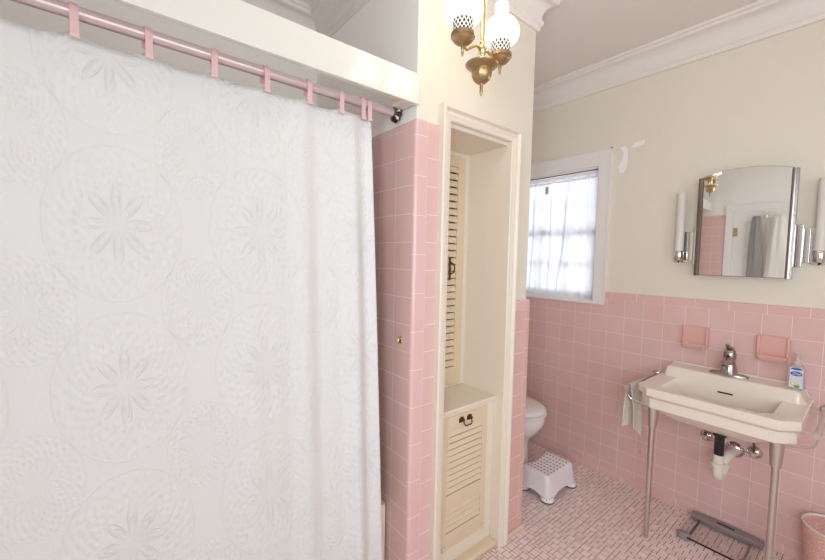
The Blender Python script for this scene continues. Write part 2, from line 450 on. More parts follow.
# spackled patch beside the window head
pp = [(-.03,2.17),(-.055,2.172),(-.075,2.15),(-.078,2.06),(-.06,2.005),(-.03,2.01),(-.02,2.05),(-.045,2.09),(-.05,2.13)]
MB().prism(pp, XP - .0012, XP, 'yz').build('spackle_patch', M['patch'], wr)
pp = [(-.09,2.155),(-.12,2.182),(-.17,2.188),(-.172,2.165),(-.12,2.152)]
MB().prism(pp, XP - .0012, XP, 'yz').build('spackle_patch', M['patch'], wr)

# far wall: tub alcove and toilet nook
wf = struct(MB().box(XL - .1, XP + .14, YF + .012, YF + .12, 0, ZC).build('wall_far', M['wall_left']))  # whitened as well, in place of light the alcove lacks
MB().box(XL, 0, YF, YF + .012, 0, 1.9326).build('tile_panel', M['t_far'], wf)
MB().prism(cap_prof(YF, 1.9326, .03), XL, 0, 'yz').build('cap_tile', M['t_fcap'], wf, smooth=True) if False else None
MB().box(.787, XB, YF, YF + .012, 0, 1.2326).build('tile_panel', M['t_far'], wf)
# left wall with a door opening
DY0, DY1, DZ = -.92, -.215, 2.0
LY0, LY1, LZ0, LZ1 = -2.3, -1.2, .85, 2.25
w = MB().box(XL - .13, XL - .012, DY1, YF + .1, 0, ZC).box(XL - .13, XL - .012, LY1, DY0, 0, ZC).box(XL - .13, XL - .012, YB, LY0, 0, ZC).box(XL - .13, XL - .012, LY0, LY1, 0, LZ0).box(XL - .13, XL - .012, LY0, LY1, LZ1, ZC).box(XL - .13, XL - .012, DY0, DY1, DZ, ZC)
wl = struct(w.build('wall_left', M['wall_left']))
MB().box(XL - .012, XL, -.145, YF, 0, 1.92).build('tile_panel', M['t_left'], wl)
MB().box(XL - .012, XL, -.145, YF, 1.92, 1.95).build('cap_tile', M['t_tcap'], wl, bevel=.006)
# back wall with a broad unseen window, added to bring in more light
BX0, BX1, BZ0, BZ1 = -1.5, .35, .75, 2.3
w = MB().box(XL - .1, BX0, YB - .12, YB, 0, ZC).box(BX1, XP + .1, YB - .12, YB, 0, ZC).box(BX0, BX1, YB - .12, YB, 0, BZ0).box(BX0, BX1, YB - .12, YB, BZ1, ZC)
struct(w.build('wall_back', M['wall']))
w2 = MB()
for a, b_ in ((BX0, BX0 + .05), ((BX0+BX1)/2 - .025, (BX0+BX1)/2 + .025), (BX1 - .05, BX1)): w2.box(a, b_, YB - .08, YB - .03, BZ0, BZ1)
w2.box(BX0, BX1, YB - .08, YB - .03, BZ0, BZ0 + .05).box(BX0, BX1, YB - .08, YB - .03, BZ1 - .05, BZ1)
w2o = struct(w2.build('added_window_2', M['trimw'])); MB().box(BX0, BX1, YB - .058, YB - .052, BZ0, BZ1).build('pane', M['glass'], w2o)

w3 = MB(); xa, xb = XL - .10, XL - .05  # unseen window added in the left wall to light the right side
for a, b_ in ((LY0, LY0 + .05), ((LY0+LY1)/2 - .025, (LY0+LY1)/2 + .025), (LY1 - .05, LY1)): w3.box(xa, xb, a, b_, LZ0, LZ1)
w3.box(xa, xb, LY0, LY1, LZ0, LZ0 + .05).box(xa, xb, LY0, LY1, LZ1 - .05, LZ1)
w3o = struct(w3.build('added_window_3', M['trimw'])); MB().box(XL - .078, XL - .072, LY0, LY1, LZ0, LZ1).build('pane', M['glass'], w3o)

# ------------------------------------------------------------------ closet block between tub and toilet nook
BR = .762
OX0, OX1, NY, NZ = .171, .571, .256, 1.975       # niche opening, its depth and top
b = MB()
b.box(.012, OX0 - .003, .012, YF + .05, 0, ZC).box(OX1 + .003, BR, .012, YF + .05, 0, ZC).box(OX0 - .003, OX1 + .003, .012, YF + .05, NZ, ZC).box(OX0 - .003, OX1 + .003, NY + .09, YF + .05, 0, NZ)
wc = struct(b.build('wall_closet', M['wall']))
MB().box(.009, .012, .0122, YF + .012, 1.96, ZC).build('alcove_brightening_panel', M['wall_left'], wc)  # thin panel, lighter than the block to stand in for alcove light
# niche lining, painted
n_ = MB(); n_.box(OX1, OX1 + .003, .012, NY + .09, 0, NZ).box(OX0 - .003, OX0, .012, NY + .09, 0, NZ).box(OX0, OX1, .0125, NY + .03, NZ - .003, NZ)
n_.build('niche_lining', M['casing'], wc)
# tiles on the block: tub side, front strip, rounded corner and caps
ZT = 1.9326
MB().box(0, .012, .0159, YF, 0, ZT).build('tile_panel', M['t_tub'], wc)
MB().box(.0568, .13, 0, .012, 0, ZT).build('tile_panel', M['t_front'], wc)
def bull(x0, y1, sgn, r, z0, z1):
    """rounded corner strip; corner point at (x0, 0), legs of .012 thick tile"""
    R = r; p = [(.0568, .012), (.0568, 0)]
    return p
cp = [(.0568, .012), (.0568, -.0005), (.012, -.0005)]
for k in range(1, 7):
    a = k/7*PI/2; cp.append((.012 - .0125*math.sin(a), .012 - .0125*math.cos(a)))
cp += [(-.0005, .012), (-.0005, .0159), (.012, .0159), (.012, .012)]
MB().prism(cp, 0, ZT + .03 - .006, 'xy').build('bullnose_tile', M['t_bull'], wc, smooth=True)
cz = [(0, ZT), (-.0005, ZT)]
def cap_front(x0, x1, z, h, m, name='cap_tile'):
    pr = cap_prof(-.0008, z, h, .0128); MB().prism(pr, x0, x1, 'yz').build(name, m, wc, smooth=True)
cap_front(.0568, .13, ZT, .03, M['t_fcap'])
MB().prism(cap_prof(-.0008, ZT, .03, .0128), .0159, YF, 'xz').build('cap_tile', M['t_tcap'], wc, smooth=True)
pt = [(.0568, .012), (.0568, -.0005), (.012, -.0005)] + [(.012 - .0125*math.sin(k/7*PI/2), .012 - .0125*math.cos(k/7*PI/2)) for k in range(1, 7)] + [(-.0005, .012), (-.0005, .0159), (.012, .0159), (.012, .012)]
top = [(max(x, .004) if x < .012 else x, max(y, .006) if y < .006 else y) for x, y in pt]
MB().loft([[(x, y, ZT + .022) for x, y in pt], [(x + (.004 if x < .006 else 0), y + (.005 if y < .006 else 0), ZT + .03) for x, y in pt]]).build('corner_cap', M['t_plain'], wc, smooth=True)
# right-hand pilaster strip
ZP = 1.1801
MB().box(.61, .7437, 0, .012, 0, ZP).build('tile_panel', M['t_pil'], wc)
pb = [(.7437, .012), (.7437, -.0005), (.775, -.0005)]
for k in range(1, 7):
    a = k/7*PI/2; pb.append((.775 + .0125*math.sin(a), .012 - .0125*math.cos(a)))
pb += [(.7875, .012), (.7875, .05), (.762, .05), (.762, .012)]
MB().prism(pb, 0, ZP + .042, 'xy').build('bullnose_tile', M['t_pbull'], wc, smooth=True)
MB().loft([[(x, y, ZP + .042) for x, y in pb], [(x - (.006 if x > .78 else 0), y + (.006 if y < .006 else 0), ZP + .05) for x, y in pb]]).build('corner_cap', M['t_plain'], wc, smooth=True)
cap_front(.61, .7437, ZP, .05, M['t_fcap'])
MB().box(.762, .787, .05, YF, 0, ZP + .05).build('tile_panel', M['t_far'], wc)
MB().prism([(.0,-.004),(-.004,-.004),(-.004,.012),(0,.016)], .625, .79, 'yz') if False else None
MB().box(.61, .79, -.014, 0, 0, .024).build('base_tile', mat('beige_base_tile','E6CBBB',.25), wc, bevel=.005)

# crown moulding
CP = [(0,2.565),(.012,2.566),(.016,2.574),(.016,2.586),(.025,2.594),(.026,2.612),(.018,2.616)] + \
     [(.018 + .05*(1-math.cos(k/6*PI/2)), 2.618 + .068*math.sin(k/6*PI/2)) for k in range(1, 7)] + \
     [(.074,2.688),(.078,2.692),(.079,2.703),(.088,2.706),(.092,2.712),(.092,2.7199),(0,2.7199)]
def crown(name, path):
    """path: corner points walked with the room on the left-hand normal; each with its own (nx, ny) offset direction"""
    r = []
    for (x, y), (dx, dy) in path: r.append([(x + dx*q, y + dy*q, z) for q, z in CP])
    struct(MB().loft(r).build(name, M['crown'], smooth=True, angle=25))
crown('trim_1', [((XP, YB), (-1, 1)), ((XP, YF+.012), (-1, -1)), ((BR, YF+.012), (1, -1)), ((BR, .012), (1, -1)), ((.008, .012), (0, -1))])
# alcove and left part: crown runs round the tub alcove
crown('trim_2', [((.012, .012), (-1, 0)), ((.012, YF+.012), (-1, -1)), ((XL-.012, YF+.012), (1, -1)), ((XL-.012, YB), (1, 1))])

# closet casing (trim around the niche)
c0, c1, c2, c3, ct = .116, OX0, OX1, .626, 2.042
prof = [(0,.012),(0,-.026),(.006,-.030),(.013,-.030),(.017,-.022),(.022,-.018),(.034,-.019),(.040,-.015),(.050,-.014),(.055,-.010),(.055,.012)]
def casing(name, path):
    """mitred casing with its section swept up, across and down"""
    r = []
    for (x, z), (sx, sz) in path: r.append([(x + sx*q, y, z + sz*q) for q, y in prof])
    return struct(MB().loft(r).build(name, M['casing'], smooth=True, angle=30))
casing('trim_3', [((c0, 0), (1, 0)), ((c0, ct), (1, -1)), ((c3, ct), (-1, -1)), ((c3, 0), (-1, 0))])

# header board above the tub opening
struct(MB().box(XL, .012, 0, .02, 2.013, 2.124).build('trim_4', M['header'], bevel=.002))
struct(MB().box(-.055, 0, .0205, .085, 2.013, 2.06).build('trim_5', M['wall'], bevel=.002))

# ------------------------------------------------------------------ window in the right wall
wn = MB()
co, cw, ctk = WY0 - .072, .072, .02
x0, x1 = XP - ctk, XP
wn.box(x0, x1, co, WY0, 1.15, WZ1 + .1).box(x0, x1, WY1, WY1 + .07, 1.15, WZ1 + .1).box(x0, x1, WY0, WY1, WZ1, WZ1 + .1)
wo = struct(wn.build('window_1', M['trimw'], bevel=.002))
MB().box(XB - .012, XP + .03, co - .004, YF - .002, 1.143, 1.158).build('window_sill', M['trimw'], wo, bevel=.003)
MB().box(x0 - .004, x1, co - .006, co, 1.158, WZ1 + .106).box(x0 - .004, x1, co - .006, YF - .003, WZ1 + .1, WZ1 + .106).build('back_band', M['trimw'], wo)
# jambs and sashes
jm = MB().box(XP, XP + .14, WY0 - .001, WY0 + .012, WZ0, WZ1).box(XP, XP + .14, WY1 - .012, WY1, WZ0, WZ1).box(XP, XP + .14, WY0, WY1, WZ1 - .012, WZ1).box(XP, XP + .14, WY0, WY1, WZ0, WZ0 + .012)
jm.build('jamb', M['trimw'], wo)
def sash(xa, z0, z1):
    ya, yb = WY0 + .014, WY1 - .014; s = MB()
    s.box(xa, xa + .03, ya, ya + .045, z0, z1).box(xa, xa + .03, yb - .045, yb, z0, z1).box(xa, xa + .03, ya, yb, z0, z0 + .05).box(xa, xa + .03, ya, yb, z1 - .04, z1)
    zm = (z0 + z1) / 2; s.box(xa + .006, xa + .026, ya, yb, zm - .011, zm + .011)
    for k in (1, 2):
        ym = lerp(ya + .02, yb - .02, k / 3); s.box(xa + .006, xa + .026, ym - .011, ym + .011, z0, z1)
    o = s.build('sash', M['trimw'], wo)
    MB().box(xa + .014, xa + .017, ya, yb, z0, z1).build('pane', M['glass'], o)
sash(XP + .058, WZ0 + .012, 1.655); sash(XP + .095, 1.615, WZ1 - .012)
MB().box(XP + .045, XP + .058, .50, .56, 1.645, 1.665).build('sash_lock', M['nickel'], wo, bevel=.002)

# rods and sheer curtain
rt = thing('window_shade_rod', (XP + .012, .45, WZ1 - .012), 'thin dark rod across the top of the window opening', 'rod')
adopt(rt, MB().tube([(XP + .012, WY0 + .012, WZ1 - .014), (XP + .012, WY1 - .012, WZ1 - .014)], .004).build('rod', M['darkmetal'], smooth=True),
      MB().lathe([(.006,0),(.006,.008)], (XP + .012, WY0 + .012, WZ1 - .014), 12, 'y').build('end_cap', M['darkmetal'], smooth=True))
sh = thing('sheer_curtain', (XP + .03, .45, 2.01), 'white sheer voile curtain gathered over the small window', 'curtain')
g = MB(); nu, nv = 150, 40
ZS0, ZS1 = 1.166, 2.035
for j in range(nv + 1):
    tv = j / nv; z = lerp(ZS1, ZS0, tv)
    for i in range(nu + 1):
        tu = i / nu
        yl = lerp(.118, .106 + .012*math.sin(tv*9), tv); y = lerp(yl, WY1 - .014, tu)
        gather = math.exp(-tv*7)
        fold = .010*math.sin(tu*2*PI*5.3 + 1.1 + .8*tv) + .006*math.sin(tu*2*PI*9.7 + 2.3*tv) + gather*.006*math.sin(tu*2*PI*31)
        # two deeper pleats that slant towards the bottom
        for pc, sl, wd, am in ((.30, .12, .040, .055), (.50, .03, .02, .03), (.72, .04, .030, .045), (.90, .0, .018, .022)):
            q = (tu - (pc + sl*tv)) / wd; e_ = math.exp(-q*q)*min(1, tv*2.5 + .35); fold -= .014*e_; y -= am*q*e_
        ruff = .004*math.sin(tv*60)*max(0, 1 - tu*18)
        g.v.append((XP + .030 + fold*.8, y + ruff, z + (.006*math.sin(tu*2*PI*31 + 1) if j == 0 else 0)))
for j in range(nv):
    for i in range(nu):
        a = j*(nu+1) + i; g.f.append((a, a+1, a+nu+2, a+nu+1))
adopt(sh, g.build('voile_panel', M['sheer'], smooth=True, angle=180))
adopt(sh, MB().tube([(XP + .030, WY0 + .012, 2.012), (XP + .030, WY1 - .012, 2.012)], .0055).build('rod', M['white'], smooth=True))
adopt(sh, MB().box(XP + .001, XP + .004, .475, .50, 1.93, 1.985).build('care_tag', M['tag']))
hm = MB().box(XP + .0045, XP + .012, .115, WY1 - .02, ZS0 + .02, ZS0 + .023)
# ------------------------------------------------------------------ tub and its curtain
tb = thing('bathtub', (-.85, .5, 0), 'white built-in bathtub behind the long white shower curtain', 'bathtub')
def rrect(x0, x1, y0, y1, r, z, n=6):
    p = []
    for cx, cy, a0 in ((x1-r, y1-r, 0), (x0+r, y1-r, 90), (x0+r, y0+r, 180), (x1-r, y0+r, 270)):
        for k in range(n + 1):
            a = math.radians(a0 + 90*k/n); p.append((cx + r*math.cos(a), cy + r*math.sin(a), z))
    return p
tub = MB().loft([rrect(XL+.004, -.004, .150, YF-.004, .01, .002), rrect(XL+.004, -.004, .150, YF-.004, .01, .36), rrect(XL+.006, -.006, .153, YF-.006, .012, .372),
                 rrect(XL+.09, -.09, .22, YF-.06, .1, .374), rrect(XL+.11, -.11, .24, YF-.08, .1, .36), rrect(XL+.2, -.2, .3, YF-.14, .1, .09), rrect(XL+.3, -.3, .4, YF-.24, .06, .075)])
adopt(tb, tub.build('tub_shell', M['tubwhite'], smooth=True, angle=35))
adopt(tb, MB().lathe([(.026,0),(.026,.004),(.018,.006)], (-.4, .52, .077), 20).build('drain', M['chrome'], smooth=True))

RY, RZ = .127, 2.010
rd = thing('shower_curtain_rod', (-.95, RY, RZ), 'long pink metal shower rod with black flanged end below white header', 'curtain rod')
adopt(rd, MB().tube([(XL + .002, RY, RZ), (-.012, RY, RZ)], .0162, 20).build('rod_tube', M['rod'], smooth=True))
for xa, s in ((-.0005, -1), (XL + .0005, 1)):
    fl_ = MB(); n = 36
    rings = []
    for h, r0, am in ((0, .034, .003), (.006, .034, .003), (.014, .027, .003), (.020, .020, .001), (.024, .016, 0)):
        rings.append([(xa + s*h, RY + (r0 + am*math.cos(9*2*PI*k/n))*math.cos(2*PI*k/n), RZ + (r0 + am*math.cos(9*2*PI*k/n))*math.sin(2*PI*k/n)) for k in range(n)])
    adopt(rd, fl_.loft(rings).build('flange', M['darkmetal'], smooth=True, angle=30))

hooks = [-1.72, -1.53, -1.34, -1.15, -.975, -.828, -.667, -.521, -.377, -.256, -.168, -.138]
ctn = MB(); nu, nv = 300, 90
uvs = []
ZB_ = .075
XLc = -1.80
def hook_sag(x):
    hs = sorted(hooks)
    for a, b2 in zip(hs[:-1], hs[1:]):
        if a <= x <= b2:
            t_ = (x - a) / (b2 - a); L_ = b2 - a
            return 4*t_*(1-t_)*min(.014, L_*.12)
    return 0
for j in range(nv + 1):
    tv = j / nv
    for i in range(nu + 1):
        tu = i / nu
        xr = lerp(-.128, -.060, tv**.9)
        x = lerp(XLc, xr, tu)
        xt = lerp(XLc, -.128, tu)
        ztop = 1.966 - hook_sag(xt) * 1.0
        z = lerp(ztop, ZB_, tv)
        y0 = lerp(RY + .004, .098, tv)
        k = max(0, (xt + .75) / .62); k = min(1, k)
        f = .014*k*math.sin((xt)*2*PI/.175 + .5 + .5*tv) + .008*k*math.sin(xt*2*PI/.095 + 1.5*tv) + .006*math.sin(xt*2*PI/.37 + 1 + tv)
        f *= (.55 + .45*min(1, tv*4))
        f += .014*math.sin(PI*hook_sag(xt)/.03)*.5*math.exp(-tv*16)*(1 if xt < -.5 else .3)
        ctn.v.append((x, y0 + f - .010*k, z)); uvs.append((tu*2.35, z))
for j in range(nv):
    for i in range(nu):
        a = j*(nu+1) + i; ctn.f.append((a, a+1, a+nu+2, a+nu+1))
co_ = ctn.build('shower_curtain', M['curtain'], smooth=True, angle=180)
uvl = co_.data.uv_layers.new(name='UVMap')
for lp in co_.data.loops: uvl.data[lp.index].uv = uvs[lp.vertex_index]
so = co_.modifiers.new('thick', 'SOLIDIFY'); so.thickness = .002; so.offset = 0
tag(co_, 'white embossed medallion cloth shower curtain hanging from the pink rod', 'shower curtain')

names = {-.138: 'pink plastic curtain clip nearest the rod flange at the tiled wall',
         -.168: 'pink plastic curtain clip, second along from the rod flange, close to its neighbour',
         -.256: 'pink plastic curtain clip, third along from the rod flange at the wall',
         -.377: 'pink plastic curtain clip, fourth along from the rod flange at the wall',
         -.521: 'pink plastic curtain clip, fifth along from the rod flange, mid rod',
         -.667: 'pink plastic curtain clip, third from the left photo edge on the rod',
         -.828: 'pink plastic curtain clip under the bright glint on the rod',
         -.975: 'pink plastic curtain clip furthest left on the rod in the photo'}
def strap():
    m_ = MB(); W = .0085; R1 = .0175; path = []
    path.append((-R1 - .001, -.058)); path.append((-R1 - .001, -.02)); 
    for k in range(0, 9):
        a = PI - k/8*PI; path.append((R1*math.cos(a), R1*math.sin(a)))
    path.append((R1 + .001, -.028))
    th = .0026; outer = []; inner = []
    pv = [Vector(q) for q in path]
    for i, q in enumerate(pv):
        d = (pv[min(i+1, len(pv)-1)] - pv[max(i-1, 0)]).normalized(); nrm = Vector((-d.y, d.x))
        outer.append(q + nrm*th*.5 * 2); inner.append(q)
    rings = []
    for a, b2 in zip(inner, outer):
        rings.append([(-W, a.x, a.y), (W, a.x, a.y), (W, b2.x, b2.y), (-W, b2.x, b2.y)])
    m_.loft(rings); return m_
hs_mesh = None
clip0 = None
for hx in [h for h in hooks if h > -1.0]:
    if clip0 is None:
        cl = thing('curtain_clip', (hx, RY, RZ), names[hx], 'curtain clip', 'pink clips along the shower rod')
        a_ = strap().build('strap', M['clip'], cl, bevel=.0008)
        b2 = MB().box(-.0095, .0095, -.0255, -.0175, -.067, -.055).build('pinch_end', M['clip'], cl, bevel=.002)
        clip0 = cl
    else:
        cl = clip0.copy(); C.objects.link(cl); cl.location = (hx, RY, RZ); cl['label'] = names[hx]
        for ch in (a_, b2):
            q = ch.copy(); C.objects.link(q); q.parent = cl
    cl.rotation_euler = (0, 0, random.uniform(-.12, .12))

hk = thing('robe_hook', (0, .073, 1.10), 'tiny brass wall hook on the pink tub-side tiles by the curtain', 'hook')
adopt(hk, MB().box(-.0035, -.0002, .066, .080, 1.085, 1.116).build('back_plate', M['brassy'], bevel=.002),
      MB().tube(smooth_path([(-.003,.073,1.108),(-.012,.073,1.105),(-.016,.073,1.094),(-.010,.073,1.088)],4), .003, 8).build('hook_arm', M['brassy'], smooth=True))

# ------------------------------------------------------------------ linen cabinet in the niche
def louver_door(name, root, x0, x1, y, z0, z1, openings, stile, pitch, m, th=.024):
    d = MB(); yb = y + th
    d.box(x0, x0 + stile, y, yb, z0, z1).box(x1 - stile, x1, y, yb, z0, z1)
    zs = [z0] + [q for op in openings for q in op] + [z1]
    for k in range(0, len(zs), 2): d.box(x0 + stile, x1 - stile, y, yb, zs[k], zs[k+1])
    o = d.build(name, m, None, bevel=.0015); adopt(root, o)
    s = MB()
    for a, b2 in openings:
        n = max(1, round((b2 - a) / pitch)); pt_ = (b2 - a) / n
        for k in range(n):
            zl = a + k*pt_ + .0055; zu = a + (k + 1)*pt_
            # thin slat leaning back a little from its foot, an open slot above it
            s.loft([[(x, y + .001, zl), (x, y + .0065, zu - .001), (x, y + .0085, zu - .003), (x, y + .005, zl + .001)] for x in (x0 + stile - .003, x1 - stile + .003)])
    so_ = s.build('slats', m, None); adopt(root, so_)
    so_.parent = o; so_.matrix_parent_inverse = Matrix.Identity(4)
    return o
lc = thing('linen_cabinet', (.37, .1, 0), 'cream built-in linen cabinet with louvered doors set into the wall niche', 'cabinet')
adopt(lc, MB().box(OX0, OX1 - .0005, .028, NY, .743, .760).build('shelf', M['casing'], bevel=.003))
fr = MB().box(OX0, .210, .045, .075, .0, .743).box(.520, OX1 - .0005, .045, .075, 0, .743).box(.2, .52, .045, .075, .720, .743).box(.2, .52, .045, .075, 0, .095)
adopt(lc, fr.build('face_frame', M['casing'], bevel=.002))
ld = louver_door('lower_door', lc, .214, .518, .040, .098, .722, [(.178, .288), (.358, .654)], .034, .0283, M['cab'])
for xx in (.24, .50):
    adopt(lc, MB().box(xx - .012, xx + .012, .034, .041, .10, .125).build('hinge', M['cab'], bevel=.003))
ud = louver_door('upper_door', lc, OX0 + .004, .545, NY, .77, 1.955, [(.865, 1.90)], .052, .0362, M['cab'])
adopt(lc, MB().box(OX0, OX1, NY + .001, NY + .026, 1.955, NZ - .003).box(.546, OX1, NY + .001, NY + .026, .760, 1.955).box(OX0, .546, NY + .001, NY + .026, .760, .769).build('door_frame', M['casing']))
# bail handle of the lower door
def rosette(c, axis, r): return MB().lathe([(r,0),(r*.95,.003),(r*.6,.005),(r*.5,.012),(r*.65,.015),(r*.4,.019)], c, 16, axis)
hb = MB(); hx, hz = .360, .692
for s in (-1, 1):
    hb.lathe([(.014,0),(.013,-.003),(.007,-.005),(.006,-.012),(.008,-.016),(.003,-.019)], (hx + s*.026, .040, hz + .003), 14, 'y')
    hb.box(hx + s*.026 - .016, hx + s*.026 + .016, .038, .040, hz - .009, hz + .012)
hb.tube(smooth_path([(hx-.026,.026,hz+.002),(hx-.024,.020,hz-.014),(hx-.012,.018,hz-.022),(hx,.018,hz-.019),(hx+.012,.018,hz-.022),(hx+.024,.020,hz-.014),(hx+.026,.026,hz+.002)],5), .003, 8)
o = hb.build('bail_handle', M['bronze'], None, smooth=True); adopt(lc, o); o.parent = ld; o.matrix_parent_inverse = Matrix.Identity(4)
# drop handle of the upper door
hb = MB(); hx, hz = .447, 1.383
hb.box(hx - .006, hx + .006, NY - .003, NY, hz - .06, hz + .055)
hb.tube(smooth_path([(hx,NY-.004,hz+.03),(hx+.004,NY-.022,hz+.022),(hx+.006,NY-.028,hz),(hx+.004,NY-.022,hz-.022),(hx,NY-.004,hz-.028)],5), .0035, 8)
UDX = 0
o = hb.build('drop_handle', M['bronze'], None, smooth=True); adopt(lc, o); o.parent = ud; o.matrix_parent_inverse = Matrix.Identity(4)
adopt(lc, MB().box(OX0, .569, -.004, .05, 0, .030).build('toe_board', M['cab'], bevel=.012, seg=3))

# ------------------------------------------------------------------ pendant light with two hurricane shades
cx, cy = .036, -.284
ch = thing('hanging_lamp', (cx, cy, ZC), 'antique brass hanging lamp with two lit white hurricane shades', 'lamp')
st = MB().lathe([(.003,1.965),(.004,1.97),(.006,1.978),(.0045,1.984),(.006,1.992),(.004,1.998),(.007,2.004)], (cx,cy,0), 16)
adopt(ch, st.build('finial', M['brass'], smooth=True))
bw = MB().lathe([(.004,2.002),(.016,2.005),(.026,2.014),(.032,2.026),(.0335,2.038),(.033,2.046),(.037,2.049),(.046,2.054),(.053,2.060),(.0535,2.063),(.050,2.065),(.030,2.066),(.006,2.070)], (cx,cy,0), 40)
adopt(ch, bw.build('bowl', M['brass'], smooth=True, angle=50))
hub = MB().lathe([(.006,2.066),(.0055,2.090),(.008,2.094),(.0125,2.100),(.013,2.112),(.012,2.120),(.007,2.125),(.009,2.129),(.009,2.133),(.006,2.137),(.0075,2.15),(.0085,2.158),(.0085,2.27),(.006,2.30),(.005,2.34),(.005,ZC-.03)], (cx,cy,0), 24)
adopt(ch, hub.build('stem', M['brassy'], smooth=True))
adopt(ch, MB().lathe([(.008,ZC-.05),(.03,ZC-.035),(.055,ZC-.015),(.06,ZC-.001)], (cx,cy,0), 32).build('canopy', M['brass'], smooth=True))
AR = .091
for s in (-1, 1):
    px = cx + s*AR
    ar = MB().tube(smooth_path([(cx + s*.008,cy,2.108),(cx + s*.028,cy,2.112),(cx + s*.050,cy,2.100),(cx + s*.070,cy,2.086),(px - s*.004,cy,2.088)],6), .0045, 10)
    ao = ar.build('arm', M['brassy'], None, smooth=True); adopt(ch, ao)
    def sub(mb, nm, m_, **k):
        q = mb.build(nm, m_, None, **k); adopt(ch, q); q.parent = ao; q.matrix_parent_inverse = Matrix.Identity(4); return q
    sub(MB().lathe([(.002,2.058),(.0035,2.062),(.0045,2.068),(.003,2.071),(.005,2.075),(.0055,2.082),(.005,2.088),(.010,2.091),(.022,2.097),(.031,2.105),(.034,2.112),(.0375,2.114),(.0375,2.124),(.035,2.126),(.031,2.124),(.006,2.120)], (px,cy,0), 32), 'lamp_cup', M['brass'], smooth=True, angle=50)
    n_r, pr = 40, [(.0305,2.122),(.032,2.140),(.0345,2.162)]
    lat = MB().lathe(pr, (px,cy,0), n_r, cap=False)
    lo = sub(lat, 'cut_glass_collar', M['lattice'], smooth=True)
    uvl = lo.data.uv_layers.new(name='UVMap')
    for pl in lo.data.polygons:
        for li in pl.loop_indices:
            vi = lo.data.loops[li].vertex_index; k = vi % n_r; r_ = vi // n_r
            u_ = k / n_r
            if pl.index % n_r == n_r - 1 and k == 0: u_ = 1
            uvl.data[li].uv = (u_, r_ / 2)
    gl = MB().lathe([(.0345,2.162),(.050,2.168),(.058,2.178),(.061,2.194),(.058,2.210),(.048,2.228),(.034,2.241),(.024,2.248),(.0215,2.256),(.0215,2.288),(.019,2.290),(.0185,2.250)], (px,cy,0), 40, cap=False)
    sub(gl, 'glass_shade', M['globe'], smooth=True, angle=60)
for s in (-1, 1):
    l = bpy.data.lights.new('lamp_bulb', 'POINT'); l.energy = .8; l.color = (1, .92, .78); l.shadow_soft_size = .03
    lo = bpy.data.objects.new('lamp_bulb', l); C.objects.link(lo); lo.location = (cx + s*AR, cy, 2.33)

# ------------------------------------------------------------------ washbasin on chrome legs
SC = -.668          # centre line of the basin
sk = thing('console_sink', (1.43, SC, 0), 'ivory porcelain washbasin on two worn chrome legs against pink tile', 'sink')
def sym(pts): return pts
def octo(x0, x1, hw, cf, z, n=1):
    """plan of the basin: square at the wall, corners cut at the front"""
    return [(x1, SC + hw, z), (lerp(x1, x0 + cf, .5), SC + hw, z), (x0 + cf, SC + hw, z), (x0, SC + hw - cf, z), (x0, SC + hw*.33, z), (x0, SC - hw*.33, z), (x0, SC - hw + cf, z), (x0 + cf, SC - hw, z), (lerp(x1, x0 + cf, .5), SC - hw, z), (x1, SC - hw, z), (x1, SC - hw*.33, z), (x1, SC + hw*.33, z)]
XW = XB - .001
r = [octo(1.36, 1.56, .12, .03, .612), octo(1.30, 1.60, .2, .05, .64), octo(1.235, 1.64, .275, .06, .69), octo(1.203, XW, .291, .057, .700), octo(1.203, XW, .291, .057, .747), octo(1.213, XW, .282, .055, .752), octo(1.213, XW, .282, .055, .757), octo(1.196, XW, .298, .057, .757), octo(1.190, XW, .303, .058, .763), octo(1.190, XW, .303, .058, .796), octo(1.194, XW, .299, .057, .8005),
     octo(1.232, 1.545, .215, .048, .800), octo(1.238, 1.542, .210, .046, .796), octo(1.28, 1.525, .175, .06, .70), octo(1.33, 1.49, .10, .05, .672), octo(1.40, 1.46, .03, .02, .668)]
bs = MB().loft(r)
bo = bs.build('basin', M['porcelain'], None, bevel=.006, seg=3, angle=20); adopt(sk, bo)
# raised ledge at the wall; its ends step down to the deck
lp = [(XW, .796), (XW, .866), (1.648, .866), (1.643, .858), (1.55, .855), (1.541, .851), (1.536, .842), (1.524, .80), (1.527, .70)]
rings = []
for y_, dz, dx in ((SC + .290, .046, .03), (SC + .268, .004, .002), (SC + .255, 0, 0), (SC - .255, 0, 0), (SC - .268, .004, .002), (SC - .290, .046, .03)):
    rings.append([(min(x + (dx if x < 1.6 else 0), XW), y_, max(z - dz, .797) if z > .79 else z) for x, z in lp])
adopt(sk, MB().loft(rings).build('back_ledge', M['porcelain'], bevel=.003, angle=30))
adopt(sk, MB().box(1.520, 1.535, SC - .032, SC + .030, .770, .778).build('overflow_slot', M['hole'], bevel=.003))
adopt(sk, MB().lathe([(.022,0),(.022,.003),(.015,.004),(.012,.002)], (1.43, SC, .670), 20).build('drain_strainer', M['chrome'], smooth=True))
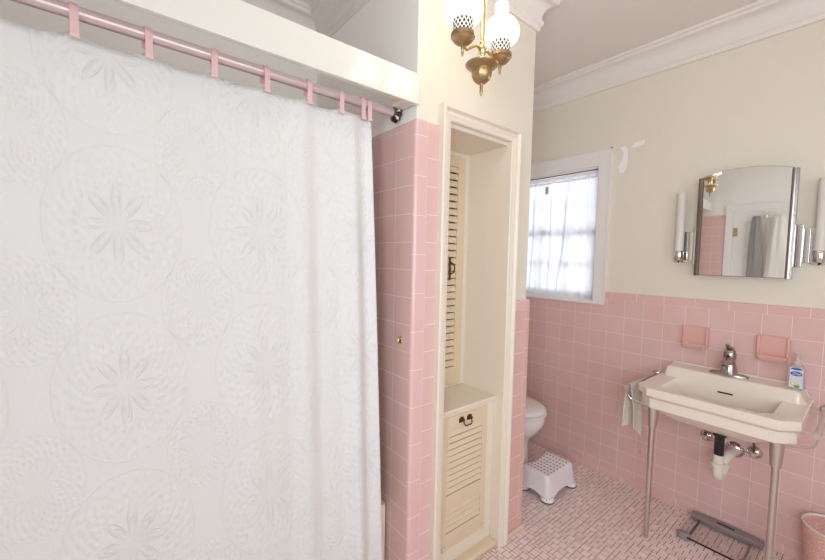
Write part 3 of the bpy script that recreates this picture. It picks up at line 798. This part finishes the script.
for s, yl in ((1, -.440), (-1, -.905)):
    lx = 1.243; hexr = []
    for z, r_ in ((0,.010),(.004,.0115),(.10,.012),(.58,.0135),(.588,.0135),(.589,.019),(.60,.020),(.66,.024),(.70,.025)):
        hexr.append([(lx + r_*math.cos(2*PI*k/10), yl + r_*math.sin(2*PI*k/10), z) for k in range(10)])
    adopt(sk, MB().loft(hexr).build('leg', M['nickel'], bevel=.001))
    yr = SC + s*.348
    rail = MB().tube([(1.225, yr, .770), (1.640, yr, .770)], .0095, 16)
    rail.lathe([(.017,1.638),(.017,1.646),(.022,1.650),(.022,XB)], (0, yr, .770), 20, 'x')
    rail.lathe([(.013,1.212),(.014,1.222),(.014,1.240),(.010,1.244)], (0, yr, .770), 20, 'x')
    ro = rail.build('towel_rail', M['chrome'] if s > 0 else M['nickel'], None, smooth=True); adopt(sk, ro)
    br_ = MB().tube(smooth_path([(1.228, yr, .766), (1.228, yr - s*.002, .735), (1.230, yr - s*.012, .716), (1.234, yr - s*.035, .706), (1.240, yl + s*.02, .694)], 6), .0045, 10)
    q = br_.build('rail_bracket', M['chrome'], None, smooth=True); adopt(sk, q); q.parent = ro; q.matrix_parent_inverse = Matrix.Identity(4)

fc = thing('faucet', (1.59, SC + .003, .858), 'chrome single-lever faucet on the back ledge of the washbasin', 'faucet')
fy = SC + .003
bp_ = []
for z, k in ((.8565, 1), (.862, 1), (.868, .86)):
    bp_.append([(1.59 + .026*k*math.cos(a)*1.0, fy + (.082*k)*math.sin(a)*(1 if abs(math.sin(a)) < 2 else 1), z) for a in [2*PI*j/32 for j in range(32)]])
adopt(fc, MB().loft(bp_).build('base_plate', M['faucet'], smooth=True))
adopt(fc, MB().lathe([(.040,.866),(.037,.872),(.031,.90),(.024,.930),(.023,.940),(.027,.948),(.027,.965),(.023,.985),(.015,.995),(.004,.998)], (1.592, fy, 0), 28).build('body', M['faucet'], smooth=True))
adopt(fc, MB().tube(smooth_path([(1.585,fy,.925),(1.55,fy,.938),(1.515,fy,.935),(1.487,fy,.918)],5), [.020]*6+[.017]*6+[.014]*4, 14).lathe([(.010,.898),(.011,.906),(.011,.920)], (1.487, fy, 0), 14).build('spout', M['faucet'], smooth=True))
lv = MB().loft([[(x, fy - w_, z - t_), (x, fy + w_, z - t_), (x, fy + w_, z + t_), (x, fy - w_, z + t_)] for x, z, w_, t_ in ((1.605,.995,.016,.006),(1.575,1.002,.015,.005),(1.545,1.012,.010,.004),(1.520,1.026,.007,.003))])
adopt(fc, lv.build('lever', M['faucet'], bevel=.003))
adopt(fc, MB().lathe([(.007,-.001),(.007,-.004)], (1.567, fy, .958), 14, 'x').build('lever_screw_cap', M['hole'], smooth=True))

dr = thing('drain_trap', (1.47, SC - .003, .35), 'white plastic drain trap with black tailpiece under the washbasin', 'drain pipe')
dy = SC - .003
adopt(dr, MB().lathe([(.038,.612),(.036,.600),(.028,.585),(.030,.57),(.024,.565),(.0205,.560),(.0205,.455)], (1.47,dy,0), 24).build('tailpiece', M['black'], smooth=True))
tp = smooth_path([(1.47,dy,.47),(1.47,dy,.39),(1.478,dy,.362),(1.50,dy-.003,.348),(1.522,dy-.006,.362),(1.53,dy-.008,.39),(1.535,dy-.01,.425),(1.56,dy-.02,.445),(1.60,dy-.024,.446),(1.655,dy-.026,.446)], 5)
adopt(dr, MB().tube(tp, .0225, 18).build('trap_bend', M['pvc'], smooth=True))
for px_, pz_, py_ in ((1.47,.418,dy),(1.531,.402,dy-.008)):
    adopt(dr, MB().lathe([(.027,-.011),(.030,-.008),(.030,.008),(.027,.011)], (px_, py_, pz_), 12).build('slip_nut', M['pvc'], smooth=True))
adopt(dr, MB().lathe([(.024,-.018),(.030,-.014),(.042,-.002),(.043,-.0002)], (XB, dy - .026, .446), 28, 'x').build('wall_flange', M['chrome'], smooth=True))
for yv, zv, lab in ((-.577,.478,'chrome shutoff valve on the wall left of the drain trap'), (-.778,.465,'chrome shutoff valve on the wall right of the drain trap')):
    va = thing('shutoff_valve', (XB, yv, zv), lab, 'valve', 'water shutoff valves under the washbasin')
    adopt(va, MB().lathe([(.010,-.022),(.022,-.016),(.032,-.004),(.033,-.0002)], (XB, yv, zv), 24, 'x').build('wall_flange', M['chrome'], smooth=True))
    vb = MB().tube([(XB-.005,yv,zv),(XB-.03,yv,zv)], .0085, 12)
    n = 24; rg = []
    for h, r0 in ((-.026,.012),(-.03,.016),(-.036,.016),(-.04,.010)):
        rg.append([(XB+h, yv + (r0 + .003*math.cos(6*2*PI*k/n))*math.cos(2*PI*k/n), zv + (r0 + .003*math.cos(6*2*PI*k/n))*math.sin(2*PI*k/n)) for k in range(n)])
    vb.loft(rg)
    adopt(va, vb.build('valve_body', M['nickel'], smooth=True))
    dyv = -.03 if yv > SC else .03
    adopt(va, MB().tube(smooth_path([(XB-.035,yv,zv+.005),(XB-.036,yv,zv+.05),(XB-.05,yv-dyv*-.6,zv+.11),(1.60,yv + (SC-yv)*.35,.66),(1.595,yv + (SC-yv)*.5,.72)],6), .0055, 10).build('supply_tube', M['darkmetal'], smooth=True))

# hand towel over the left rail
yr = SC + .348
tw = MB(); nu, nv = 24, 40
for i in range(nu + 1):
    tu = i / nu; x = lerp(1.243, 1.41, tu)
    for j in range(nv + 1):
        tv = j / nv
        Lo = .25 + .01*tu; Li = .25 + .19*tu*tu
        s_ = -Lo + (Lo + Li)*tv
        R_ = .0125
        if s_ < -R_*PI/2: y, z = yr + R_ + .012*math.sin(tu*7 + 1)*min(1, (-s_-.02)*8), .770 + (s_ + R_*PI/2)
        elif s_ > R_*PI/2: y, z = yr - R_ - (.008 + .010*math.sin(tu*9 + 2))*min(1, (s_-.02)*8), .770 - (s_ - R_*PI/2)
        else:
            a = s_/R_; y, z = yr - R_*math.sin(a), .770 + R_*math.cos(a)
        hang = abs(s_)
        tw.v.append((x + .05*hang*(tu - .5)*(1 if s_ < 0 else -.6) + (.0 if s_ < 0 else .05*hang), y, z + .0015*math.sin(tu*30 + s_*40)))
for i in range(nu):
    for j in range(nv):
        a = i*(nv+1) + j; tw.f.append((a, a+1, a+nv+2, a+nv+1))
to = tw.build('hand_towel', M['towel'], smooth=True, angle=180); so = to.modifiers.new('thick', 'SOLIDIFY'); so.thickness = .005; so.offset = 1
tag(to, 'beige terry hand towel draped over the left rail of the washbasin', 'towel')

# ------------------------------------------------------------------ wall fittings above the basin
for y1, y0, lab in ((-.437, -.557, 'pink ceramic wall soap dish left of the faucet'), (-.757, -.879, 'pink ceramic wall soap dish above the soap bottle, right of the faucet')):
    sd = thing('soap_dish', (XB, (y0+y1)/2, .96), lab, 'soap dish', 'ceramic soap dishes above the washbasin')
    ym = (y0 + y1) / 2
    adopt(sd, MB().box(XB - .012, XB - .0005, y0, y1, .962, 1.080).build('back_plate', M['ceramic'], bevel=.005, seg=3))
    for ya in (y0, y1 - .013): adopt(sd, MB().box(XB - .022, XB - .010, ya, ya + .013, .966, 1.078).build('side_rib', M['ceramic'], bevel=.004))
    tr = [rrect(XB-.040, XB-.011, y0+.012, y1-.012, .008, .956), rrect(XB-.055, XB-.011, y0+.004, y1-.004, .012, .976), rrect(XB-.056, XB-.011, y0+.003, y1-.003, .012, .986), rrect(XB-.050, XB-.012, y0+.010, y1-.010, .010, .986), rrect(XB-.045, XB-.013, y0+.016, y1-.016, .010, .976)]
    adopt(sd, MB().loft(tr).build('tray', M['ceramic'], smooth=True, angle=50))

bt = thing('soap_bottle', (1.585, -.915, .856), 'clear pump bottle of liquid soap with blue label on the basin ledge', 'bottle')
def ov(cx_, cy_, a, b2, z, n=28, pw=2.6):
    return [(cx_ + a*math.copysign(abs(math.cos(t_))**(2/pw), math.cos(t_)), cy_ + b2*math.copysign(abs(math.sin(t_))**(2/pw), math.sin(t_)), z) for t_ in [2*PI*k/n for k in range(n)]]
bx, by, bz = 1.585, -.915, .8575
body = MB().loft([ov(bx,by,.017,.028,bz), ov(bx,by,.020,.031,bz+.004), ov(bx,by,.020,.031,bz+.030), ov(bx,by,.018,.027,bz+.065), ov(bx,by,.018,.028,bz+.095), ov(bx,by,.014,.022,bz+.108), ov(bx,by,.010,.012,bz+.114)])
body = body.build('bottle_body', M['liquid'], smooth=True, angle=50); adopt(bt, body)
pm = MB().lathe([(.014,bz+.112),(.014,bz+.130),(.007,bz+.133),(.005,bz+.150),(.009,bz+.152),(.010,bz+.164),(.006,bz+.168)], (bx,by,0), 20).tube([(bx,by,bz+.160),(bx-.03,by,bz+.158),(bx-.036,by,bz+.152)], .0045, 10)
adopt(bt, pm.build('pump', M['pump'], smooth=True))
# printed label on the front face (faces the room)
def ell(yc, zc, a, b2, x_, n=24): return [(yc + a*math.cos(2*PI*k/n), zc + b2*math.sin(2*PI*k/n)) for k in range(n)]
lab = []
fx = bx - .0205
def plate(poly, xx, m_, nm):
    q = MB().prism(poly, xx, xx + .0012, 'yz').build(nm, m_, None); adopt(bt, q); return q
lb = plate([(by-.024,bz+.006),(by+.024,bz+.006),(by+.022,bz+.06),(by+.023,bz+.098),(by-.023,bz+.098),(by-.022,bz+.06)], fx, mat('label_paper','D8DCE4',.4), 'label')
def onlabel(q): q.parent = lb; q.matrix_parent_inverse = Matrix.Identity(4)
onlabel(plate(ell(by, bz+.072, .020, .011, 0), fx - .0008, M['blue'], 'logo_oval'))
onlabel(plate(ell(by, bz+.094, .020, .0045, 0), fx - .0008, M['blue'], 'blue_band'))
onlabel(plate(ell(by+.010, bz+.024, .009, .008, 0), fx - .0008, M['yellow'], 'flower_print'))
onlabel(plate(ell(by-.009, bz+.022, .007, .007, 0), fx - .0008, M['yellow'], 'flower_print'))
onlabel(plate(ell(by-.004, bz+.013, .010, .006, 0), fx - .0010, M['green'], 'leaf_print'))
onlabel(plate(ell(by+.010, bz+.024, .004, .0035, 0), fx - .0012, M['white'], 'flower_centre'))
fcv = bpy.data.curves.new('label_text', 'FONT'); fcv.body = 'Dial'; fcv.size = .017; fcv.align_x = 'CENTER'; fcv.align_y = 'CENTER'; fcv.extrude = .0003; fcv.shear = .25
fo = bpy.data.objects.new('label_text', fcv); C.objects.link(fo)
dg = bpy.context.evaluated_depsgraph_get(); me = bpy.data.meshes.new_from_object(fo.evaluated_get(dg)); bpy.data.objects.remove(fo)
me.transform(Matrix.Translation((fx - .0012, by, bz+.072)) @ Matrix.Rotation(-PI/2, 4, 'Z') @ Matrix.Rotation(PI/2, 4, 'X'))
me.materials.clear(); me.materials.append(M['white'])
to_ = bpy.data.objects.new('label_text', me); C.objects.link(to_); adopt(bt, to_); onlabel(to_)

# ------------------------------------------------------------------ mirror cabinet and tube sconces
my0, my1, mz0, mz1, mza = -.862, -.490, 1.372, 1.888, 1.922
mym = (my0 + my1) / 2
mc = thing('mirror_cabinet', (XP, mym, 1.37), 'arched mirror cabinet with chrome side strips above the washbasin', 'mirror')
def arch(y0, y1, z0, z1, za, n=18):
    p = [(y0, z0), (y1, z0), (y1, z1)]
    for k in range(1, n):
        t_ = k / n; p.append((lerp(y1, y0, t_), z1 + (za - z1)*(1 - (2*t_-1)**2)))
    p.append((y0, z1)); return p
adopt(mc, MB().prism(arch(my0, my1, mz0 + .004, mz1 - .002, mza - .002), XP - .058, XP - .0005, 'yz').build('cabinet_body', M['nickel']))
Rm = Matrix.Translation((1.602, mym, 1.63)) @ Matrix.Rotation(.0378, 4, 'Z') @ Matrix.Rotation(-.0118, 4, 'Y')
def local_arch(): return arch(my0 - mym + .016, my1 - mym - .016, mz0 - 1.63, mz1 - 1.63 + .006, mza - 1.63)
gm = MB().prism(local_arch(), -.001, .003, 'yz').build('mirror_glass', M['mirror'], None); gm.data.transform(Rm); adopt(mc, gm)
for s in (-1, 1):
    fm = MB()
    yy = s*(my1 - my0)/2
    sec = [(.012, yy + s*.008), (-.002, yy + s*.006), (-.007, yy - s*.004), (-.006, yy - s*.013), (-.001, yy - s*.018), (.006, yy - s*.018), (.012, yy - s*.012)]
    fm.prism(sec, mz0 - 1.63 - .004, mz1 - 1.63 + .004, 'xy')
    fo = fm.build('chrome_strip', M['strip'], None, smooth=True, angle=35); fo.data.transform(Rm); adopt(mc, fo)
bkp = MB().prism(arch(my0 - mym - .004, my1 - mym + .004, mz0 - 1.63 - .002, mz1 - 1.63 + .002, mza - 1.63 + .002), .004, .014, 'yz').build('mirror_backing', M['darkmetal'], None); bkp.data.transform(Rm); adopt(mc, bkp)
for s, lab in ((1, 'chrome wall sconce with frosted glass tube on the window side of mirror'), (-1, 'chrome wall sconce with frosted glass tube at the right photo edge')):
    ys = mym + s*.277
    so_ = thing('wall_sconce', (XP, ys, 1.45), lab, 'lamp', 'tube sconces flanking the mirror')
    pl = MB().box(XP - .012, XP - .0005, ys - .035, ys + .035, 1.438, 1.612)
    i0, i1 = sorted((ys - s*.034, mym + s*.215)); pl.box(XP - .020, XP - .0005, i0, i1, 1.446, 1.610)
    i0, i1 = sorted((mym + s*.218, mym + s*.1915)); pl.box(XP - .028, XP - .0005, i0, i1, 1.425, 1.628)
    adopt(so_, pl.build('back_plate', M['chrome'], bevel=.003))
    adopt(so_, MB().lathe([(.0215,1.500),(.0215,1.828),(.019,1.833),(.004,1.834)], (XP - .045, ys, 0), 28).build('glass_tube', M['frost'], smooth=True, angle=50))
    adopt(so_, MB().lathe([(.012,1.447),(.021,1.448),(.024,1.452),(.024,1.498),(.022,1.503)], (XP - .045, ys, 0), 28).box(XP - .04, XP - .01, ys - .01, ys + .01, 1.46, 1.49).build('socket', M['chrome'], smooth=True))
    adopt(so_, MB().lathe([(.004,1.436),(.004,1.447)], (XP - .045, ys, 0), 10).build('switch_knob', M['hole'], smooth=True))

# ------------------------------------------------------------------ toilet, stool, scale, bin
tx, tf = 1.222, .168
tl = thing('toilet', (tx, .5, 0), 'white toilet with closed lid partly hidden behind the tiled pillar', 'toilet')
def egg(yc, a, b_front, b_back, z, n=36):
    p = []
    for k in range(n):
        t_ = 2*PI*k/n; s_ = math.sin(t_); p.append((tx + a*math.cos(t_), yc + (b_back if s_ > 0 else b_front)*s_, z))
    return p
yc = tf + .235
bowl = MB().loft([egg(.45,.125,.20,.25,0), egg(.45,.12,.19,.24,.03), egg(.45,.112,.170,.24,.12), egg(.45,.112,.165,.24,.20), egg(.445,.116,.168,.24,.236), egg(.435,.132,.182,.25,.27), egg(yc+.012,.160,.208,.25,.315), egg(yc+.002,.176,.228,.25,.365), egg(yc,.180,.232,.25,.395), egg(yc,.180,.232,.25,.418), egg(yc,.15,.20,.2,.420)])
adopt(tl, bowl.build('bowl', M['toilet'], smooth=True, angle=60))
adopt(tl, MB().loft([egg(yc,.184,.237,.22,.422), egg(yc,.188,.241,.225,.427), egg(yc,.188,.241,.225,.436), egg(yc,.180,.233,.22,.440)]).build('seat', M['toilet'], smooth=True, angle=50))
adopt(tl, MB().loft([egg(yc,.180,.232,.22,.443), egg(yc,.184,.237,.225,.448), egg(yc,.182,.235,.225,.458), egg(yc,.165,.215,.21,.470), egg(yc,.10,.14,.14,.477)]).build('lid', M['toilet'], smooth=True, angle=50))
adopt(tl, MB().loft([rrect(tx-.22,tx+.22,.675,.868,.03,.40), rrect(tx-.235,tx+.235,.665,.868,.03,.76)]).build('tank', M['toilet'], smooth=True, angle=50))
adopt(tl, MB().loft([rrect(tx-.245,tx+.245,.655,.870,.03,.7605), rrect(tx-.245,tx+.245,.655,.870,.03,.785), rrect(tx-.235,tx+.235,.665,.868,.03,.795)]).build('tank_lid', M['toilet'], smooth=True, angle=50))
adopt(tl, MB().tube([(tx-.16,.668,.70),(tx-.16,.650,.70),(tx-.08,.645,.695)], .007, 10).build('flush_lever', M['chrome'], smooth=True))

# step stool: perforated saddle top, flared body with arched sides and dotted rubber feet
sx0, sy0 = 1.232, .128
ss = thing('step_stool', (sx0, sy0, 0), 'white plastic step stool with dotted top on the floor before the toilet', 'step stool')
def stool_ring(a, b2, z, con, n=12, r=.02):
    """rectangle a x b2 with its long sides curved inwards by con"""
    p = []
    cs = [(a, -b2), (a, b2), (-a, b2), (-a, -b2)]
    for e in range(4):
        q0, q1 = cs[e], cs[(e+1) % 4]
        for k in range(n):
            t_ = k / n; x = lerp(q0[0], q1[0], t_); y = lerp(q0[1], q1[1], t_)
            bow = 4*t_*(1-t_)*con
            cr = .006*(max(0, 1 - t_*8)**2 + max(0, 1 - (1-t_)*8)**2)
            d = Vector((x, y)).normalized()
            if e in (0, 2): x -= math.copysign(bow*.3, x)
            else: y -= math.copysign(bow, y)
            p.append((sx0 + x - d.x*cr*2, sy0 + y - d.y*cr*2, z))
    return p
def saddle(ring, amt=.012):
    return [(x, y, z - amt*(1 - min(1, ((y - sy0)/.088)**2))*0 - amt*(1 - min(1, ((x - sx0)/.14)**2))) for x, y, z in ring]
rings = [saddle(stool_ring(.128, .078, .128, .012), .010), saddle(stool_ring(.137, .088, .150, .014), .010), saddle(stool_ring(.142, .092, .147, .014), .010), stool_ring(.147, .098, .132, .012)]
# body skirt down to arches
n = 12
base = stool_ring(.162, .116, .004, .006); out = []
for k, (x, y, z) in enumerate(base):
    t_ = (k % n) / n; side = k // n
    arch_h = (.040 if side in (1, 3) else .036)
    q = max(0, 1 - ((2*t_ - 1)/.78)**2)**.8; out.append((x, y, .004 + arch_h*q))
mid = stool_ring(.152, .105, .07, .011)
rings += [mid, out, [(sx0 + (x - sx0)*.965, sy0 + (y - sy0)*.955, z) for x, y, z in out], [(sx0 + (x - sx0)*.955, sy0 + (y - sy0)*.94, z) for x, y, z in stool_ring(.145, .097, .125, .011)]]
sb = MB().loft(rings[::-1], cap0=True, cap1=False)
# top deck with cap
top = saddle(stool_ring(.137, .088, .150, .014), .010)
sb2 = MB().loft([rings[7], rings[6], rings[5], rings[4], rings[3], rings[2], rings[1]], cap0=False, cap1=False)
# deck: grid surface following the saddle
gr = rings[1]; ctr = []
def scaled(f): return [(sx0 + (x - sx0)*f, sy0 + (y - sy0)*f, .150 - .010*(1 - min(1, ((sx0 + (x - sx0)*f - sx0)/.14)**2))) for x, y, z in gr]
rr_ = [rings[7], rings[6], rings[5], rings[4], rings[3], rings[2], gr] + [scaled(f) for f in (.85, .65, .45, .25, .1)]
adopt(ss, MB().loft(rr_, cap0=False, cap1=True).build('body', M['dotted'], smooth=True, angle=40))
for a, b2 in ((1,1),(1,-1),(-1,1),(-1,-1)):
    fx_, fy_ = sx0 + a*.130, sy0 + b2*.084
    q = MB().lathe([(.043,.0),(.044,.004),(.042,.008)], (fx_, fy_, 0), 20).build('rubber_foot', M['rubber'], None, smooth=True); adopt(ss, q)
    q = MB().lathe([(.042,.008),(.040,.016),(.036,.026),(.024,.034),(.004,.038)], (fx_, fy_, 0), 20).build('foot_bump', M['dotted_foot'], None, smooth=True); adopt(ss, q)

sl = thing('bathroom_scale', (1.52, -.69, 0), 'glass bathroom scale with grey plastic ends on the floor by the wall', 'bathroom scale')
sxa, sxb, sya, syb = 1.375, 1.650, -.845, -.540
adopt(sl, MB().loft([rrect(sxa, sxb, sya, syb, .02, .018), rrect(sxa, sxb, sya, syb, .02, .025)]).build('glass_plate', M['scale_glass']))
hbp = []
for z, k in ((.006, .97), (.028, 1), (.036, .9)):
    hbp.append([(1.622 + (.026*k + .012*(1 - (v_/1)**2)*1 - .006)*sg, -.6925 + .150*v_*(.97 + .03*k), z) for sg, vs in ((-1, [q/8 for q in range(-8, 9)]), (1, [q/8 for q in range(8, -9, -1)])) for v_ in vs])
adopt(sl, MB().loft(hbp).build('display_bar', M['scale_grey'], smooth=True, angle=40))
adopt(sl, MB().box(1.612, 1.624, -.73, -.655, .036, .0372).build('display_window', M['hole']))
for yy in (syb - .026, sya + .026):
    adopt(sl, MB().loft([ov(1.392, yy, .020, .030, .003, pw=2), ov(1.392, yy, .021, .031, .027, pw=2), ov(1.392, yy, .016, .025, .034, pw=2)]).build('corner_foot', M['scale_grey'], smooth=True, angle=50))
for yy in (syb - .045, sya + .045):
    adopt(sl, MB().box(1.40, 1.61, yy - .004, yy + .004, .008, .018).build('support_bar', M['scale_grey']))
adopt(sl, MB().box(1.374, 1.378, -.80, -.585, .017, .0255).build('glass_edge', M['hole']))

wb = thing('waste_bin', (1.552, -1.075, 0), 'small pink sparkly waste bin with white inside beside the washbasin', 'waste bin')
adopt(wb, MB().lathe([(.078,.001),(.082,.006),(.104,.268),(.107,.272),(.107,.278),(.104,.279)], (1.552,-1.075,0), 40).build('bin_shell', M['sparkle'], smooth=True, angle=50) if False else
      MB().lathe([(.078,.001),(.082,.006),(.1035,.270)], (1.552,-1.075,0), 40).build('bin_shell', M['sparkle'], smooth=True, angle=50))
adopt(wb, MB().lathe([(.1035,.270),(.106,.273),(.106,.278),(.102,.279),(.098,.26),(.079,.012),(.01,.011)], (1.552,-1.075,0), 40, cap=False).build('inner_bucket', M['bin'], smooth=True, angle=50))

# ------------------------------------------------------------------ door in the left wall and what hangs on it
dp = MB(); xd = XL - .030
dr_ = struct(MB().box(xd - .035, xd, DY0 + .004, DY1 - .003, .012, DZ - .005).build('door_1', M['door']))
for za, zb in ((.16, .72), (.86, 1.45), (1.56, 1.86)):
    for ya, yb in ((DY0 + .10, (DY0+DY1)/2 - .045), ((DY0+DY1)/2 + .045, DY1 - .10)):
        pn = MB().loft([[(xd - .001, ya, za), (xd - .001, yb, za), (xd - .001, yb, zb), (xd - .001, ya, zb)], [(xd + .006, ya + .012, za + .012), (xd + .006, yb - .012, za + .012), (xd + .006, yb - .012, zb - .012), (xd + .006, ya + .012, zb - .012)],
                       [(xd + .001, ya + .024, za + .024), (xd + .001, yb - .024, za + .024), (xd + .001, yb - .024, zb - .024), (xd + .001, ya + .024, zb - .024)], [(xd + .005, ya + .05, za + .05), (xd + .005, yb - .05, za + .05), (xd + .005, yb - .05, zb - .05), (xd + .005, ya + .05, zb - .05)]])
        pn.build('door_panel', M['door'], dr_)
for zz in (.25, 1.74): MB().box(xd - .002, xd + .003, DY1 - .045, DY1 - .002, zz - .05, zz + .05).tube([(xd + .003, DY1 - .003, zz - .055), (xd + .003, DY1 - .003, zz + .055)], .006, 10).build('hinge', M['brass'], dr_)
MB().lathe([(.026,0),(.026,.006),(.010,.012),(.010,.035),(.024,.045),(.026,.058),(.012,.066)], (xd, DY0 + .06, .95), 20, 'x').build('door_knob', M['brass'], dr_, smooth=True)
cs = MB()
for a, b2 in ((DY1, DY1 + .07), (DY0 - .07, DY0)): cs.box(XL - .012, XL + .010, a, b2, 0, DZ + .065)
cs.box(XL - .012, XL + .010, DY0, DY1, DZ, DZ + .065)
cs.box(XL - .06, XL - .012, DY1 - .0015, DY1, 0, DZ)
struct(cs.build('trim_6', M['door'], bevel=.004))
hk2 = thing('towel_hook', (xd, -.52, 1.93), 'over-door metal hook holding two bath towels, seen in the mirror', 'hook')
adopt(hk2, MB().box(xd, xd + .004, -.545, -.495, 1.88, 1.99).tube(smooth_path([(xd+.003,-.52,1.90),(xd+.04,-.52,1.89),(xd+.05,-.52,1.93)],5), .005, 8).build('hook_arm', M['chrome'], smooth=True))
def hang(name, m, yc_, topz, botz, w0, w1, dep, seed, label, skew=0):
    rnd = random.Random(seed); ph = [rnd.uniform(0, 6) for _ in range(4)]
    rg = []; n = 48
    for j in range(22):
        t_ = j / 21; z = lerp(topz, botz, t_); w_ = lerp(w0, w1, t_**.7); d_ = dep*(.5 + .5*math.sin(PI*min(1, t_*1.4 + .1)))
        ring = []
        for k in range(n):
            a = 2*PI*k/n; f = 1 + .16*math.sin(5*a + ph[0] + t_*2) + .09*math.sin(9*a + ph[1] - t_*3)
            ring.append((xd + .012 + d_ + d_*math.cos(a)*f*.9, yc_ + skew*t_ + w_*math.sin(a)*f, z + .02*math.sin(3*a + ph[2])*t_))
        rg.append(ring)
    o = MB().loft(rg).build(name, m, smooth=True, angle=180); return tag(o, label, 'towel')
hang('bath_towel', M['towel_grey'], -.43, 1.92, 1.0, .03, .07, .03, 3, 'grey bath towel hanging on the door, seen in the mirror', .0)
hang('bath_towel', M['towel_white'], -.625, 1.92, 1.12, .04, .10, .045, 5, 'white bath towel hanging on the door beside the grey one, seen in mirror')

# ------------------------------------------------------------------ light
wd = bpy.data.worlds.new('World'); sc.world = wd; wd.use_nodes = True
bg = wd.node_tree.nodes['Background']; bg.inputs[0].default_value = (.93, .96, 1, 1); bg.inputs[1].default_value = 1.0
def area(name, loc, rot, sx_, sy_, e, col):
    l = bpy.data.lights.new(name, 'AREA'); l.shape = 'RECTANGLE'; l.size = sx_; l.size_y = sy_; l.energy = e; l.color = col
    o = bpy.data.objects.new(name, l); C.objects.link(o); o.location = loc; o.rotation_euler = rot; return o
area('added_light_back', ((BX0+BX1)/2, YB - .2, (BZ0+BZ1)/2), (PI/2, 0, 0), BX1-BX0+.2, BZ1-BZ0+.2, 30, (.86, .96, 1.06))  # extra light behind the added back window
area('added_light_left', (XL - .25, (LY0+LY1)/2, (LZ0+LZ1)/2), (0, -PI/2, 0), LZ1-LZ0+.2, LY1-LY0+.2, 60, (.85, .96, 1.07))  # extra light behind the added left window
area('daylight_side_window', (XP + .40, (WY0+WY1)/2, (WZ0+WZ1)/2), (0, PI/2, 0), 1.0, .9, 6.5, (.88, .95, 1.05))

# ------------------------------------------------------------------ camera
cam = bpy.data.cameras.new('camera'); cam.sensor_width = 36; cam.lens = 381.0765/825*36; cam.clip_start = .02
cob = bpy.data.objects.new('camera', cam); C.objects.link(cob)
R = Matrix(((0.7772112111565114, 0.021438116282862664, -0.6288745029199954), (-0.6289216893183475, 0.05824163380279308, -0.7752840903803827), (0.020006048025151837, 0.9980723016205909, 0.05874894705602399)))
cob.matrix_world = Matrix.Translation((-0.9307, -1.1409, 1.4342)) @ R.to_4x4()
sc.camera = cob
sc.view_settings.view_transform = 'Standard'; sc.view_settings.look = 'None'; sc.view_settings.gamma = 1; sc.view_settings.exposure = .14
sc.view_settings.use_curve_mapping = False
sc.cycles.max_bounces = 10; sc.cycles.diffuse_bounces = 6; sc.cycles.glossy_bounces = 5; sc.cycles.transparent_max_bounces = 12
sc.cycles.use_denoising = True; sc.cycles.sample_clamp_indirect = 6
